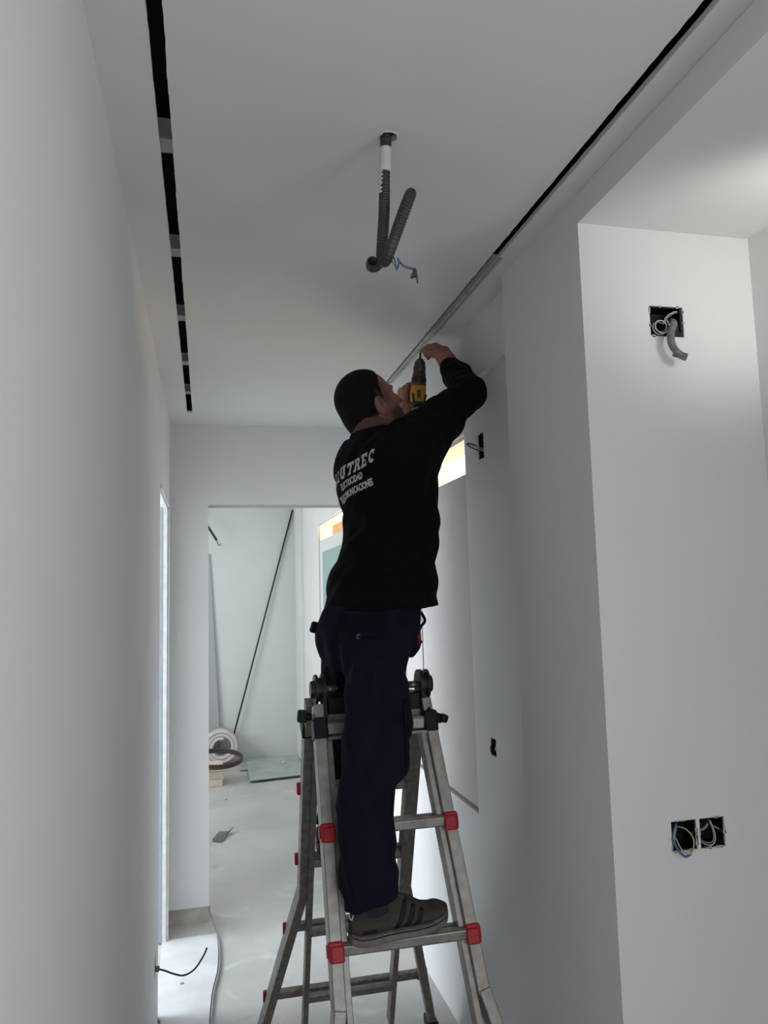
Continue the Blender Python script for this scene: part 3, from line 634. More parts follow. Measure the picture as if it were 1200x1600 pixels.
for s in (-1, 1):
    # near half: outer rail, flared below
    bm = bmesh.new(); z0, z1, z2 = 1.205, 0.57, 0.03
    beam(bm, (fx(s, z0), fy(z0) + 0.026, z0), (fx(s, z1), fy(z1) + 0.026, z1 - 0.004), 0.031, 0.062, bev=0.0025)
    beam(bm, (fx(s, z1), fy(z1) + 0.026, z1 + 0.010), (fx(s, z2) + s * fout(z2), fy(z2) + 0.026, z2), 0.031, 0.062, bev=0.0025)
    obj('outer_rail', bm, M['alu'], lad)
    bm = bmesh.new(); zt = 1.275
    xo = -s * 0.024
    beam(bm, (fx(s, zt) , fy(zt) + 0.030, zt), (fx(s, 1.18), fy(1.18) + 0.030, 1.18), 0.028, 0.052, bev=0.002)
    beam(bm, (fx(s, 1.19) + xo, fy(1.19) + 0.034, 1.19), (fx(s, 0.50) + xo, fy(0.5) + 0.034, 0.5), 0.017, 0.046, bev=0.002)
    beam(bm, (fx(s, 0.50) + xo, fy(0.5) + 0.034, 0.502), (fx(s, 0.50) + xo, fy(0.06) + 0.034, 0.06), 0.017, 0.046, bev=0.002)
    obj('inner_rail', bm, M['alu'], lad)
    bm = bmesh.new(); box(bm, (fx(s, z2) + s * fout(z2), fy(z2) + 0.022, 0.018), (0.040, 0.075, 0.036), bev=0.005); obj('foot', bm, M['black'], lad)
    # far half
    rx = lambda z: (0.298 + 0.010 * (1.2 - z)) if s < 0 else (0.640 + 0.02 * (1.2 - z))
    zb = 0.62; fo = lambda z: max(0, zb - z) * 0.235
    bm = bmesh.new()
    beam(bm, (rx(1.2), ry(1.2) + 0.030, 1.2), (rx(zb), ry(zb) + 0.030, zb), 0.028, 0.060, bev=0.0025)
    beam(bm, (rx(zb), ry(zb) + 0.030, zb + 0.006), (rx(0.03) + s * fo(0.03), ry(0.03) + 0.030, 0.03), 0.028, 0.060, bev=0.0025)
    obj('outer_rail', bm, M['alu_dark'], lad)
    bm = bmesh.new(); beam(bm, (rx(1.275), ry(1.275) + 0.012, 1.275), (rx(1.18), ry(1.18) + 0.012, 1.18), 0.026, 0.048, bev=0.002)
    beam(bm, (rx(1.19) - s * 0.022, ry(1.19) + 0.012, 1.19), (rx(0.06) - s * 0.022, ry(0.06) + 0.012, 0.06), 0.018, 0.046, bev=0.002)
    obj('inner_rail', bm, M['alu_dark'], lad)
    bm = bmesh.new(); box(bm, (rx(0.03) + s * fo(0.03), ry(0.03) + 0.030, 0.018), (0.038, 0.075, 0.036), bev=0.005); obj('foot', bm, M['black'], lad)
    for z in RR:   # red clips on the outside of the far half
        bm = bmesh.new(); box(bm, (rx(z) + s * (fo(z) + 0.004), ry(z) + 0.064, z), (0.040, 0.016, 0.038), bev=0.004); obj('rung_clip', bm, M['red'], lad)
    for z in FR[1:]:
        bm = bmesh.new(); y = fy(z) - 0.004
        R = Matrix.Rotation(-math.atan(0.34), 3, 'X')
        box(bm, (fx(s, z) + s * (fout(z) + 0.001), y + 0.004, z), (0.037, 0.024, 0.046), R, 0.004)
        box(bm, (fx(s, z) + s * (fout(z) - 0.002), y - 0.008, z - 0.002), (0.034, 0.012, 0.038), R, 0.004)
        box(bm, (fx(s, z) + s * (fout(z) + 0.019), y + 0.012, z - 0.001), (0.008, 0.024, 0.032), R, 0.003)
        obj('rung_clip', bm, M['red'], lad)
    # hinge: pair of round plates and bolt
    hx = 0.318 if s < 0 else 0.630
    h = bmesh.new()
    cyl(h, (hx - s * 0.016, HYc, HZ), (hx - s * 0.005, HYc, HZ), 0.043, seg=36); cyl(h, (hx + s * 0.006, HYc, HZ), (hx + s * 0.014, HYc, HZ), 0.043, seg=36)
    cyl(h, (hx - s * 0.005, HYc, HZ), (hx + s * 0.006, HYc, HZ), 0.034, seg=30)
    beam(h, (hx - s * 0.010, HYc - 0.01, HZ - 0.01), (hx - s * 0.010, fy(1.235) + 0.03, 1.235), 0.012, 0.05, bev=0.002); beam(h, (hx + s * 0.010, HYc + 0.02, HZ - 0.01), (hx + s * 0.010, ry(1.235) + 0.014, 1.235), 0.010, 0.05, bev=0.002)
    hg = obj('hinge', h, M['dark_metal'], lad)
    bm = bmesh.new(); cyl(bm, (hx + s * 0.014, HYc, HZ), (hx + s * 0.026, HYc, HZ), 0.026, 0.024, 28); obj('hinge_cap', bm, M['dark_metal'], hg)
    bm = bmesh.new(); cyl(bm, (hx - s * 0.016, HYc - 0.004, HZ), (hx - s * 0.048, HYc - 0.004, HZ), 0.0105, seg=18); cyl(bm, (hx - s * 0.048, HYc - 0.004, HZ), (hx - s * 0.054, HYc - 0.004, HZ), 0.0035, seg=12)
    tag(obj('hinge_pin', bm, M['alu'], hg, True), 'short silver hinge pin')
    # black end caps and locking knobs
    z = 1.222
    bm = bmesh.new(); box(bm, (fx(s, z), fy(z) + 0.018, z - 0.008), (0.040, 0.066, 0.058), Matrix.Rotation(-math.atan(0.34), 3, 'X'), 0.005)
    obj('end_cap', bm, M['black'], lad); bm = bmesh.new()
    box(bm, (rx(1.19) + s * 0.002, ry(1.19) + 0.028, 1.195), (0.038, 0.068, 0.040), Matrix.Rotation(math.atan(0.45), 3, 'X'), 0.005)
    obj('end_cap', bm, M['black'], lad)
    bm = bmesh.new(); kx = fx(s, z)
    if s > 0:
        cyl(bm, (kx + 0.018, fy(z) + 0.02, z + 0.004), (kx + 0.040, fy(z) + 0.02, z - 0.002), 0.017, 0.013, 14); box(bm, (kx + 0.046, fy(z) + 0.018, z + 0.000), (0.022, 0.034, 0.024), Matrix.Rotation(0.35, 3, 'Y'), 0.007)
        cyl(bm, (kx - 0.004, fy(z) + 0.02, z + 0.030), (kx + 0.018, fy(z) + 0.02, z + 0.012), 0.010, 0.012, 12)
    else:
        cyl(bm, (kx - 0.018, fy(z) + 0.05, z + 0.022), (kx - 0.034, fy(z) + 0.05, z + 0.024), 0.010, 0.012, 14); box(bm, (kx - 0.045, fy(z) + 0.05, z + 0.026), (0.026, 0.030, 0.034), Matrix.Rotation(0.1, 3, 'Y'), 0.005)
    obj('locking_knob', bm, M['black'], lad)
def rung(p0, p1, hgt, dep, m, groove=True):
    bm = bmesh.new()
    beam(bm, p0, p1, dep, hgt, Vector((0, 1, 0)), bev=0.005)
    if groove:
        for q in (-0.25, 0.0, 0.25):
            beam(bm, Vector(p0) + Vector((0, q * dep, hgt / 2)), Vector(p1) + Vector((0, q * dep, hgt / 2)), 0.003, 0.002, Vector((0, 1, 0)))
    return obj('rung', bm, m, lad)
for z in FR[1:]:
    rung((fx(-1, z) - fout(z) + 0.012, fy(z) + 0.008, z), (fx(1, z) + fout(z) - 0.012, fy(z) + 0.008, z), 0.027, 0.030, M['alu'])
    rung((fx(-1, z) + 0.024, fy(z) + 0.048, z - 0.004), (fx(1, z) - 0.024, fy(z) + 0.048, z - 0.004), 0.024, 0.028, M['alu'])
rung((fx(-1, 1.222) + 0.018, fy(1.222) + 0.004, 1.217), (fx(1, 1.222) - 0.018, fy(1.222) + 0.004, 1.217), 0.034, 0.030, M['alu'])
bm = bmesh.new(); beam(bm, (fx(-1, 1.2) + 0.018, fy(1.2) + 0.000, 1.195), (fx(1, 1.2) - 0.018, fy(1.2) + 0.000, 1.195), 0.030, 0.008, Vector((0, 1, 0)), 0.001); obj('rung_flange', bm, M['alu_dark'], lad)
rung((0.328, fy(1.24) + 0.036, 1.240), (0.612, fy(1.24) + 0.036, 1.240), 0.024, 0.026, M['alu_dark'])
bm = bmesh.new(); box(bm, (0.474, HYc - 0.002, 1.266), (0.276, 0.078, 0.066), None, 0.006); obj('top_tray', bm, M['black'], lad)
for z in RR:
    fo = max(0, 0.62 - z) * 0.235
    rung((0.298 + 0.01 * (1.2 - z) + 0.016, ry(z) + 0.010, z), (0.640 + 0.02 * (1.2 - z) - 0.016, ry(z) + 0.010, z), 0.025, 0.028, M['alu_dark'])
    rung((0.298 + 0.01 * (1.2 - z) - fo + 0.008, ry(z) + 0.062, z + 0.002), (0.640 + 0.02 * (1.2 - z) + fo - 0.008, ry(z) + 0.062, z + 0.002), 0.027, 0.028, M['alu_dark'])

# ------------------------------------------------------------------ signed-distance modelling for the worker
class Field:
    def __init__(s, lo, hi, h):
        s.lo = np.array(lo, float); s.h = h; s.n = np.ceil((np.array(hi) - s.lo) / h).astype(int) + 1
        s.d = np.full(s.n, 0.5, np.float32)
        s.ax = [s.lo[i] + h * np.arange(s.n[i]) for i in range(3)]
    def sub(s, lo, hi, pad):
        i0 = np.maximum(0, np.floor((np.array(lo) - pad - s.lo) / s.h).astype(int)); i1 = np.minimum(s.n, np.ceil((np.array(hi) + pad - s.lo) / s.h).astype(int) + 1)
        if np.any(i1 <= i0): return None
        sl = tuple(slice(a, b) for a, b in zip(i0, i1))
        X = s.ax[0][sl[0]][:, None, None]; Y = s.ax[1][sl[1]][None, :, None]; Z = s.ax[2][sl[2]][None, None, :]
        return sl, X, Y, Z
    def add(s, prim, k=0.012, op='u'):
        lo, hi, fn = prim
        r = s.sub(lo, hi, max(k, s.h * 2) + 0.01)
        if r is None: return
        sl, X, Y, Z = r; v = fn(X, Y, Z).astype(np.float32); d = s.d[sl]
        if op == 'u':
            hh = np.maximum(k - np.abs(d - v), 0) / k; s.d[sl] = np.minimum(d, v) - hh * hh * k * 0.25
        elif op == 'x':   # subtract
            v = -v; hh = np.maximum(k - np.abs(d - v), 0) / k; s.d[sl] = np.maximum(d, v) + hh * hh * k * 0.25
    def mesh(s):
        d = s.d; ins = d < 0
        c = np.zeros(tuple(s.n - 1), np.uint8)
        for a in (0, 1):
            for b in (0, 1):
                for e in (0, 1): c += ins[a:s.n[0] - 1 + a, b:s.n[1] - 1 + b, e:s.n[2] - 1 + e]
        act = np.argwhere((c > 0) & (c < 8)); idx = -np.ones(c.shape, np.int64); idx[tuple(act.T)] = np.arange(len(act))
        acc = np.zeros((len(act), 3)); cnt = np.zeros(len(act))
        corners = [(a, b, e) for a in (0, 1) for b in (0, 1) for e in (0, 1)]
        for i, p in enumerate(corners):
            for q in corners[i + 1:]:
                if sum(abs(u - v) for u, v in zip(p, q)) != 1: continue
                dp = d[act[:, 0] + p[0], act[:, 1] + p[1], act[:, 2] + p[2]]; dq = d[act[:, 0] + q[0], act[:, 1] + q[1], act[:, 2] + q[2]]
                cr = (dp < 0) != (dq < 0); t = np.where(cr, dp / np.where(cr, dp - dq, 1), 0)
                P_ = np.array(p)[None] + t[:, None] * (np.array(q) - np.array(p))[None]
                acc[cr] += P_[cr]; cnt[cr] += 1
        verts = s.lo + s.h * (act + acc / cnt[:, None])
        faces = []
        for ax in range(3):
            o1, o2 = (ax + 1) % 3, (ax + 2) % 3
            sl0 = [slice(1, s.n[i] - 1) for i in range(3)]; sl1 = list(sl0); sl0[ax] = slice(0, s.n[ax] - 1); sl1[ax] = slice(1, s.n[ax])
            A = ins[tuple(sl0)]; B = ins[tuple(sl1)]
            e = np.argwhere(A != B); off = np.ones(3, int); off[ax] = 0; g = e + off
            fl = A[tuple(e.T)]
            def I(a, b):
                q = g.copy(); q[:, o1] -= a; q[:, o2] -= b; return idx[tuple(q.T)]
            f = np.stack([I(1, 1), I(0, 1), I(0, 0), I(1, 0)], 1); f[~fl] = f[~fl][:, ::-1]; faces.append(f)
        return verts, np.concatenate(faces)
def to_mesh(name, verts, faces):
    me = bpy.data.meshes.new(name); me.vertices.add(len(verts)); me.vertices.foreach_set('co', np.asarray(verts, np.float32).ravel())
    me.loops.add(len(faces) * 4); me.loops.foreach_set('vertex_index', np.asarray(faces, np.int32).ravel())
    me.polygons.add(len(faces)); me.polygons.foreach_set('loop_start', np.arange(0, len(faces) * 4, 4, dtype=np.int32)); 
    me.update(calc_edges=True); me.validate(); me.polygons.foreach_set('use_smooth', [True] * len(me.polygons)); return me
def cone(p0, p1, r0, r1):
    p0 = np.array(p0, float); p1 = np.array(p1, float); R = max(r0, r1); v = p1 - p0; L2 = v @ v
    def fn(X, Y, Z):
        t = np.clip(((X - p0[0]) * v[0] + (Y - p0[1]) * v[1] + (Z - p0[2]) * v[2]) / L2, 0, 1)
        return np.sqrt((X - p0[0] - t * v[0]) ** 2 + (Y - p0[1] - t * v[1]) ** 2 + (Z - p0[2] - t * v[2]) ** 2) - (r0 + (r1 - r0) * t)
    return np.minimum(p0, p1) - R, np.maximum(p0, p1) + R, fn
def ell(c, rad, axes=None):
    c = np.array(c, float); rad = np.array(rad, float); A = np.eye(3) if axes is None else np.array(axes, float); R = max(rad)
    def fn(X, Y, Z):
        x, y, z = X - c[0], Y - c[1], Z - c[2]
        q = [(A[i][0] * x + A[i][1] * y + A[i][2] * z) for i in range(3)]
        k0 = np.sqrt(sum((q[i] / rad[i]) ** 2 for i in range(3))) + 1e-9; k1 = np.sqrt(sum((q[i] / rad[i] ** 2) ** 2 for i in range(3))) + 1e-9
        return k0 * (k0 - 1) / k1
    return c - R, c + R, fn
def sm(zq, zs, vs):
    """smooth (cubic) interpolation of table"""
    zs = np.array(zs, float); vs = np.array(vs, float); zq = np.clip(zq, zs[0], zs[-1])
    i = np.clip(np.searchsorted(zs, zq, side='right') - 1, 0, len(zs) - 2); m = np.gradient(vs, zs)
    h_ = zs[i + 1] - zs[i]; t = (zq - zs[i]) / h_; t2 = t * t; t3 = t2 * t
    return (2 * t3 - 3 * t2 + 1) * vs[i] + (t3 - 2 * t2 + t) * h_ * m[i] + (-2 * t3 + 3 * t2) * vs[i + 1] + (t3 - t2) * h_ * m[i + 1]
def loft(rows, lat, p=2.0, grow=0.0, wob=None):
    """rows: (z, cx, cy, half width along lat, half depth across). Vertical stack of ellipses"""
    rows = sorted(rows); T = np.array(rows); zs = T[:, 0]; lat = np.array(lat) / np.linalg.norm(lat); fwd = np.array((-lat[1], lat[0]))
    R = T[:, 3:5].max() + grow
    lo = np.array([T[:, 1].min() - R, T[:, 2].min() - R, zs[0] - grow]); hi = np.array([T[:, 1].max() + R, T[:, 2].max() + R, zs[-1] + grow])
    def fn(X, Y, Z):
        cx, cy, a, b = (sm(Z, zs, T[:, i]) for i in (1, 2, 3, 4)); a = a + grow; b = b + grow
        u = (X - cx) * lat[0] + (Y - cy) * lat[1]; v = (X - cx) * fwd[0] + (Y - cy) * fwd[1]
        if wob is not None: a = a + wob(X, Y, Z); b = b + wob(X, Y, Z)
        k = (np.abs(u / a) ** p + np.abs(v / b) ** p) ** (1 / p); d = (k - 1) * np.minimum(a, b)
        dz = np.maximum(zs[0] - grow - Z, Z - zs[-1] - grow); return np.maximum(d, dz)
    return lo, hi, fn

PF = np.array((0.93, 0.37)); PR = np.array((0.37, -0.93))     # facing / right-hand side of the worker
# --- head frame
yaw = math.radians(20); pit = math.radians(32)
hf = Vector((math.cos(pit) * math.cos(yaw), math.cos(pit) * math.sin(yaw), math.sin(pit)))
hu = Vector((-math.sin(pit) * math.cos(yaw), -math.sin(pit) * math.sin(yaw), math.cos(pit)))
hl = hu.cross(hf)
HO = Vector((0.507, 2.308, 2.187))
AX = [tuple(hf), tuple(hl), tuple(hu)]
def hp(x, y, z): return tuple(HO + hf * x + hl * y + hu * z)
def torso_rows(kind):
    R = [  # z, cx, cy, lateral, depth
        (1.50, 0.515, 2.245, 0.188, 0.158), (1.56, 0.515, 2.245, 0.186, 0.156), (1.63, 0.518, 2.245, 0.180, 0.150), (1.70, 0.536, 2.247, 0.168, 0.138),
        (1.77, 0.553, 2.250, 0.164, 0.130), (1.85, 0.552, 2.252, 0.172, 0.132), (1.93, 0.540, 2.250, 0.186, 0.130), (2.00, 0.530, 2.248, 0.186, 0.118),
        (2.05, 0.522, 2.250, 0.150, 0.095), (2.085, 0.512, 2.258, 0.095, 0.074), (2.12, 0.507, 2.270, 0.064, 0.062)]
    if kind == 'body': return [(z, x, y, a - 0.024, b - 0.026) for z, x, y, a, b in R if z > 1.6] + [(1.54, 0.492, 2.235, 0.142, 0.108), (1.46, 0.475, 2.222, 0.146, 0.108), (1.40, 0.466, 2.215, 0.140, 0.100)]
    return R
HANDR = dict(W=(0.806, 2.398, 2.374), fingers=[
    [(0.817, 2.452, 2.430), (0.790, 2.468, 2.452), (0.766, 2.486, 2.452), (0.7530, 2.499, 2.444)],
    [(0.823, 2.472, 2.437), (0.798, 2.500, 2.459), (0.776, 2.514, 2.453), (0.766, 2.520, 2.436)],
    [(0.826, 2.490, 2.436), (0.806, 2.520, 2.454), (0.786, 2.533, 2.449), (0.775, 2.538, 2.437)],
    [(0.826, 2.507, 2.430), (0.810, 2.533, 2.443), (0.794, 2.545, 2.440), (0.784, 2.549, 2.430)]],
    thumb=[(0.795, 2.425, 2.398), (0.776, 2.448, 2.412), (0.758, 2.474, 2.428), (0.7500, 2.492, 2.4375)])
HANDL = dict(W=(0.7040, 2.5760, 2.2050), fingers=[
    [(0.6990, 2.5520, 2.2960), (0.7050, 2.5480, 2.3270), (0.7310, 2.5470, 2.3360), (0.7510, 2.5480, 2.3240)],
    [(0.6960, 2.5730, 2.2940), (0.7010, 2.5700, 2.3250), (0.7280, 2.5690, 2.3350), (0.7480, 2.5700, 2.3200)],
    [(0.6960, 2.5940, 2.2890), (0.7010, 2.5930, 2.3180), (0.7260, 2.5920, 2.3300), (0.7450, 2.5920, 2.3150)],
    [(0.6980, 2.6130, 2.2820), (0.7040, 2.6130, 2.3090), (0.7250, 2.6120, 2.3220), (0.7410, 2.6120, 2.3080)]],
    thumb=[(0.6990, 2.5530, 2.2190), (0.7050, 2.5410, 2.2450), (0.7250, 2.5400, 2.2540), (0.7470, 2.5440, 2.2590)])
SHR, ELR, WRR = (0.592, 2.095, 2.030), (0.796, 2.180, 2.200), (0.806, 2.385, 2.358)
SHL, ELL, WRL = (0.500, 2.425, 2.025), (0.625, 2.635, 1.955), (0.704, 2.576, 2.200)
HIPR, KNR, ANR = (0.468, 2.130, 1.46), (0.422, 1.985, 1.200), (0.397, 1.962, 0.815)
HIPL, KNL, ANL = (0.450, 2.300, 1.46), (0.445, 2.465, 1.19), (0.410, 2.570, 0.85)

B = Field((0.28, 1.90, 0.735), (0.92, 2.75, 2.49), 0.0030)
B.add(loft(torso_rows('body'), PR), 0.02)
for (a, b, c, r) in ((SHR, ELR, WRR, (0.052, 0.040, 0.036, 0.0275)), (SHL, ELL, WRL, (0.052, 0.040, 0.036, 0.025))):
    B.add(cone(a, b, r[0], r[1]), 0.03); B.add(cone(b, c, r[2] + 0.003, r[3]), 0.012)
for (a, b, c) in ((HIPR, KNR, ANR), (HIPL, KNL, ANL)):
    rk = 0.045 if a is HIPR else 0.044
    B.add(cone(a, b, 0.072, rk), 0.03); B.add(cone(b, c, rk, 0.032), 0.012)
    B.add(cone(c, (c[0] + 0.055, c[1] + 0.010, c[2] - 0.052), 0.026, 0.013), 0.006)
for hd in (HANDR, HANDL):
    rk = 0.0140 if hd is HANDR else 0.0118; rw_ = 0.0240 if hd is HANDR else 0.0195
    for i, f in enumerate(hd['fingers']):
        B.add(cone(hd['W'], f[0], rw_, rk), 0.014)
    for i, f in enumerate(hd['fingers']):
        r = (0.0098, 0.0101, 0.0096, 0.0084)[i]
        for a, b, k in zip(f, f[1:], (0, 1, 2)): B.add(cone(a, b, r - 0.0006 * k, r - 0.0006 * (k + 1)), 0.0035)
    t = hd['thumb']; B.add(cone(hd['W'], t[0], rw_, 0.0180 if hd is HANDR else 0.0145), 0.014)
    if hd is HANDR: B.add(cone((0.803, 2.405, 2.382), (0.786, 2.448, 2.420), 0.023, 0.0165), 0.014)
    for a, b, r0, r1 in ((t[0], t[1], 0.0145, 0.0115), (t[1], t[2], 0.0112, 0.0102), (t[2], t[3], 0.0102, 0.0086)): B.add(cone(a, b, r0, r1), 0.004)
# neck and head
B.add(cone((0.508, 2.262, 2.060), hp(-0.018, 0, -0.045), 0.060, 0.057), 0.03)
B.add(cone((0.535, 2.268, 2.070), hp(0.030, 0, -0.075), 0.044, 0.040), 0.03)
B.add(ell(hp(-0.005, 0, 0.028), (0.0945, 0.0745, 0.0850), AX), 0.012)
B.add(ell(hp(0.024, 0, -0.030), (0.066, 0.064, 0.074), AX), 0.03)
B.add(ell(hp(0.046, 0, -0.072), (0.044, 0.046, 0.040), AX), 0.03)
B.add(ell(hp(0.074, 0, -0.096), (0.018, 0.022, 0.016), AX), 0.02)
for s in (-1, 1):
    B.add(cone(hp(0.004, s * 0.058, -0.035), hp(0.062, s * 0.026, -0.094), 0.017, 0.015), 0.03)      # jaw
    B.add(ell(hp(0.066, s * 0.040, -0.022), (0.020, 0.022, 0.016), AX), 0.02)        # cheekbone
    B.add(ell(hp(0.086, s * 0.032, 0.002), (0.014, 0.017, 0.011), AX), 0.008, 'x')    # eye socket
    B.add(cone(hp(0.086, s * 0.012, 0.018), hp(0.076, s * 0.048, 0.018), 0.0085, 0.007), 0.010)   # brow
    B.add(ell(hp(0.108, s * 0.011, -0.040), (0.010, 0.008, 0.008), AX), 0.006)       # nostril wing
    # ear : flattened cup with a hollow
    ea = [tuple(hf * 0.94 - hl * s * -0.34), tuple(hl * 0.94 - hf * s * 0.34 * 1), tuple(hu)]
    B.add(ell(hp(-0.014, s * 0.078, -0.014), (0.0190, 0.0090, 0.0330), ea), 0.005)
    B.add(ell(hp(-0.007, s * 0.0880, -0.008), (0.0105, 0.0080, 0.0200), ea), 0.002, 'x'); B.add(ell(hp(0.0035, s * 0.080, -0.016), (0.0045, 0.0045, 0.0070), ea), 0.003)
    B.add(ell(hp(-0.002, s * 0.076, -0.038), (0.008, 0.006, 0.009), AX), 0.006)
B.add(cone(hp(0.088, 0, 0.006), hp(0.112, 0, -0.034), 0.0085, 0.0115), 0.012)
B.add(ell(hp(0.093, 0, -0.064), (0.012, 0.024, 0.0065), AX), 0.010); B.add(ell(hp(0.091, 0, -0.076), (0.011, 0.020, 0.0065), AX), 0.008)
B.add(ell(hp(0.1035, 0, -0.0700), (0.006, 0.022, 0.0016), AX), 0.003, 'x')
v, f = B.mesh(); bodyme = to_mesh('body', v, f); del B
at = bodyme.attributes.new('stubble', 'FLOAT', 'POINT')
loc = v - np.array(HO); lx = loc @ np.array(hf); ly = loc @ np.array(hl); lz = loc @ np.array(hu)
st = np.clip((0.0 - lz - 0.028 - 0.0 * lx) / 0.02, 0, 1) * np.clip((lx - 0.002) / 0.02, 0, 1) * np.clip((lz + 0.125) / 0.02, 0, 1) * (np.linalg.norm(loc, axis=1) < 0.15)
st *= 1 - np.exp(-((lz + 0.070) / 0.008) ** 2 - (ly / 0.02) ** 2) * (lx > 0.08)
# temples shading into the hairline and eyebrows
side = np.clip((0.045 - np.abs(lx - 0.012)) / 0.03, 0, 1) * np.clip((lz + 0.03) / 0.02, 0, 1) * (np.abs(ly) > 0.05) * (np.linalg.norm(loc, axis=1) < 0.15)
brow = (np.abs(lz - 0.020 + 0.1 * (np.abs(ly) - 0.03)) < 0.0055) * (np.abs(np.abs(ly) - 0.030) < 0.018) * (lx > 0.06) * (np.linalg.norm(loc, axis=1) < 0.15)
napek = np.clip((-0.02 - lx) / 0.03, 0, 1) * np.clip((lz + 0.115) / 0.05, 0, 1) * (np.linalg.norm(loc, axis=1) < 0.15)
at.data.foreach_set('value', np.clip(0.80 * st + 0.55 * side + 0.95 * brow + 0.7 * napek, 0, 1).astype(np.float32))

person = empty('person', (0.47, 2.25, 0.72), 'man in black printed sweatshirt and navy work trousers drilling overhead on the ladder', 'person')
body = obj('body', bodyme, M['skin'], person)
for s in (-1, 1):
    bm = bmesh.new(); bmesh.ops.create_uvsphere(bm, u_segments=16, v_segments=12, radius=0.0118, matrix=Matrix.Translation(hp(0.0760, s * 0.031, 0.001)))
    e_ = obj('eye', bm, M['eye'], person, True)
    bm = bmesh.new(); p = Vector(hp(0.0760, s * 0.031, 0.001)) + hf * 0.0108 + hu * 0.001
    cyl(bm, p, p + hf * 0.0014, 0.0050, 0.0042, 16); obj('iris', bm, M['iris'], e_, True)
# hair
Hf = Field(tuple(HO - Vector((0.14,) * 3)), tuple(HO + Vector((0.14,) * 3)), 0.0028)
Hf.add(ell(hp(-0.007, 0, 0.030), (0.0985, 0.0790, 0.0890), AX), 0.006)
Hf.add(ell(hp(-0.030, 0, -0.020), (0.0745, 0.0700, 0.062), AX), 0.02)
Hf.add(ell(hp(-0.050, 0, -0.055), (0.045, 0.050, 0.045), AX), 0.02)
def cut(X, Y, Z):
    x, y, z = X - HO.x, Y - HO.y, Z - HO.z
    a = hf.x * x + hf.y * y + hf.z * z; b = hl.x * x + hl.y * y + hl.z * z; c = hu.x * x + hu.y * y + hu.z * z
    zl = np.interp(a, [-0.12, -0.075, -0.045, -0.022, -0.008, 0.002, 0.010, 0.018, 0.032, 0.048, 0.062, 0.11], [-0.085, -0.078, -0.056, -0.030, 0.014, 0.016, -0.012, 0.044, 0.062, 0.078, 0.092, 0.13])
    return (c - zl) * 0.6
sl, X, Y, Z = Hf.sub(np.array(HO) - 0.2, np.array(HO) + 0.2, 0)
nz = 0.0010 * np.sin(X * 900) * np.sin(Y * 870 + 1) * np.sin(Z * 930 + 2)
Hf.d[sl] = np.maximum(Hf.d[sl] + nz, -cut(X, Y, Z))
v, f = Hf.mesh(); hm = to_mesh('hair', v, f)
_l = v - np.array(HO); _a = _l @ np.array(hf); _c = _l @ np.array(hu)
_zl = np.interp(_a, [-0.12, -0.075, -0.045, -0.022, -0.008, 0.002, 0.010, 0.018, 0.032, 0.048, 0.062, 0.11], [-0.085, -0.078, -0.056, -0.030, 0.014, 0.016, -0.012, 0.044, 0.062, 0.078, 0.092, 0.13])
_f = hm.attributes.new('fade', 'FLOAT', 'POINT'); _f.data.foreach_set('value', np.clip(1 - (_c - _zl) / 0.030, 0, 1).astype(np.float32) * (_c < 0.05))
nt_ = M['hair'].node_tree; at_ = nt_.nodes.new('ShaderNodeAttribute'); at_.attribute_name = 'fade'
mx_ = nt_.nodes.new('ShaderNodeMixRGB'); mx_.inputs[2].default_value = (0.075, 0.038, 0.028, 1); b_ = nt_.nodes['Principled BSDF']
nt_.links.new(b_.inputs['Base Color'].links[0].from_socket, mx_.inputs[1]); nt_.links.new(at_.outputs['Fac'], mx_.inputs[0]); nt_.links.new(mx_.outputs[0], b_.inputs['Base Color'])
obj('hair', hm, M['hair'], person)

# --- shirt
rng = np.random.RandomState(3)
def folds(dirs, amp):
    D = [(np.array(d), ph, a) for d, ph, a in dirs]
    def fn(X, Y, Z):
        s_ = 0
        for d, ph, a in D:
            w_ = d[0] * X + d[1] * Y + d[2] * Z + ph + 1.1 * np.sin(9 * Z + 5 * X + ph) + 0.8 * np.sin(13 * Y + ph * 2)
            s_ = s_ + a * np.sin(w_)
        return s_ * amp
    return fn
S = Field((0.27, 1.94, 1.49), (0.90, 2.75, 2.40), 0.0042)
fold_s = folds([((30, 22, 60), 0.3, 1.0), ((-25, 40, 45), 2.0, 0.8), ((60, -30, 28), 1.1, 0.6)], 0.0026)
S.add(loft(torso_rows('shirt'), PR, 2.15, 0, fold_s), 0.02)
S.add(ell((0.578, 2.110, 2.010), (0.085, 0.085, 0.080)), 0.05); S.add(ell((0.500, 2.400, 2.005), (0.080, 0.080, 0.075)), 0.05)
S.add(cone((0.560, 2.115, 1.96), (0.690, 2.135, 2.090), 0.080, 0.056), 0.05)
S.add(cone(SHR, (0.70, 2.137, 2.118), 0.068, 0.060), 0.04); S.add(cone((0.70, 2.137, 2.118), ELR, 0.060, 0.054), 0.02)
S.add(cone((ELR[0] + 0.004, ELR[1], ELR[2] + 0.004), (0.806, 2.30, 2.292), 0.054, 0.044), 0.015); S.add(cone((0.806, 2.30, 2.292), WRR, 0.044, 0.0345), 0.02)
S.add(cone(SHL, ELL, 0.068, 0.052), 0.04); S.add(cone(ELL, WRL, 0.052, 0.034), 0.015)
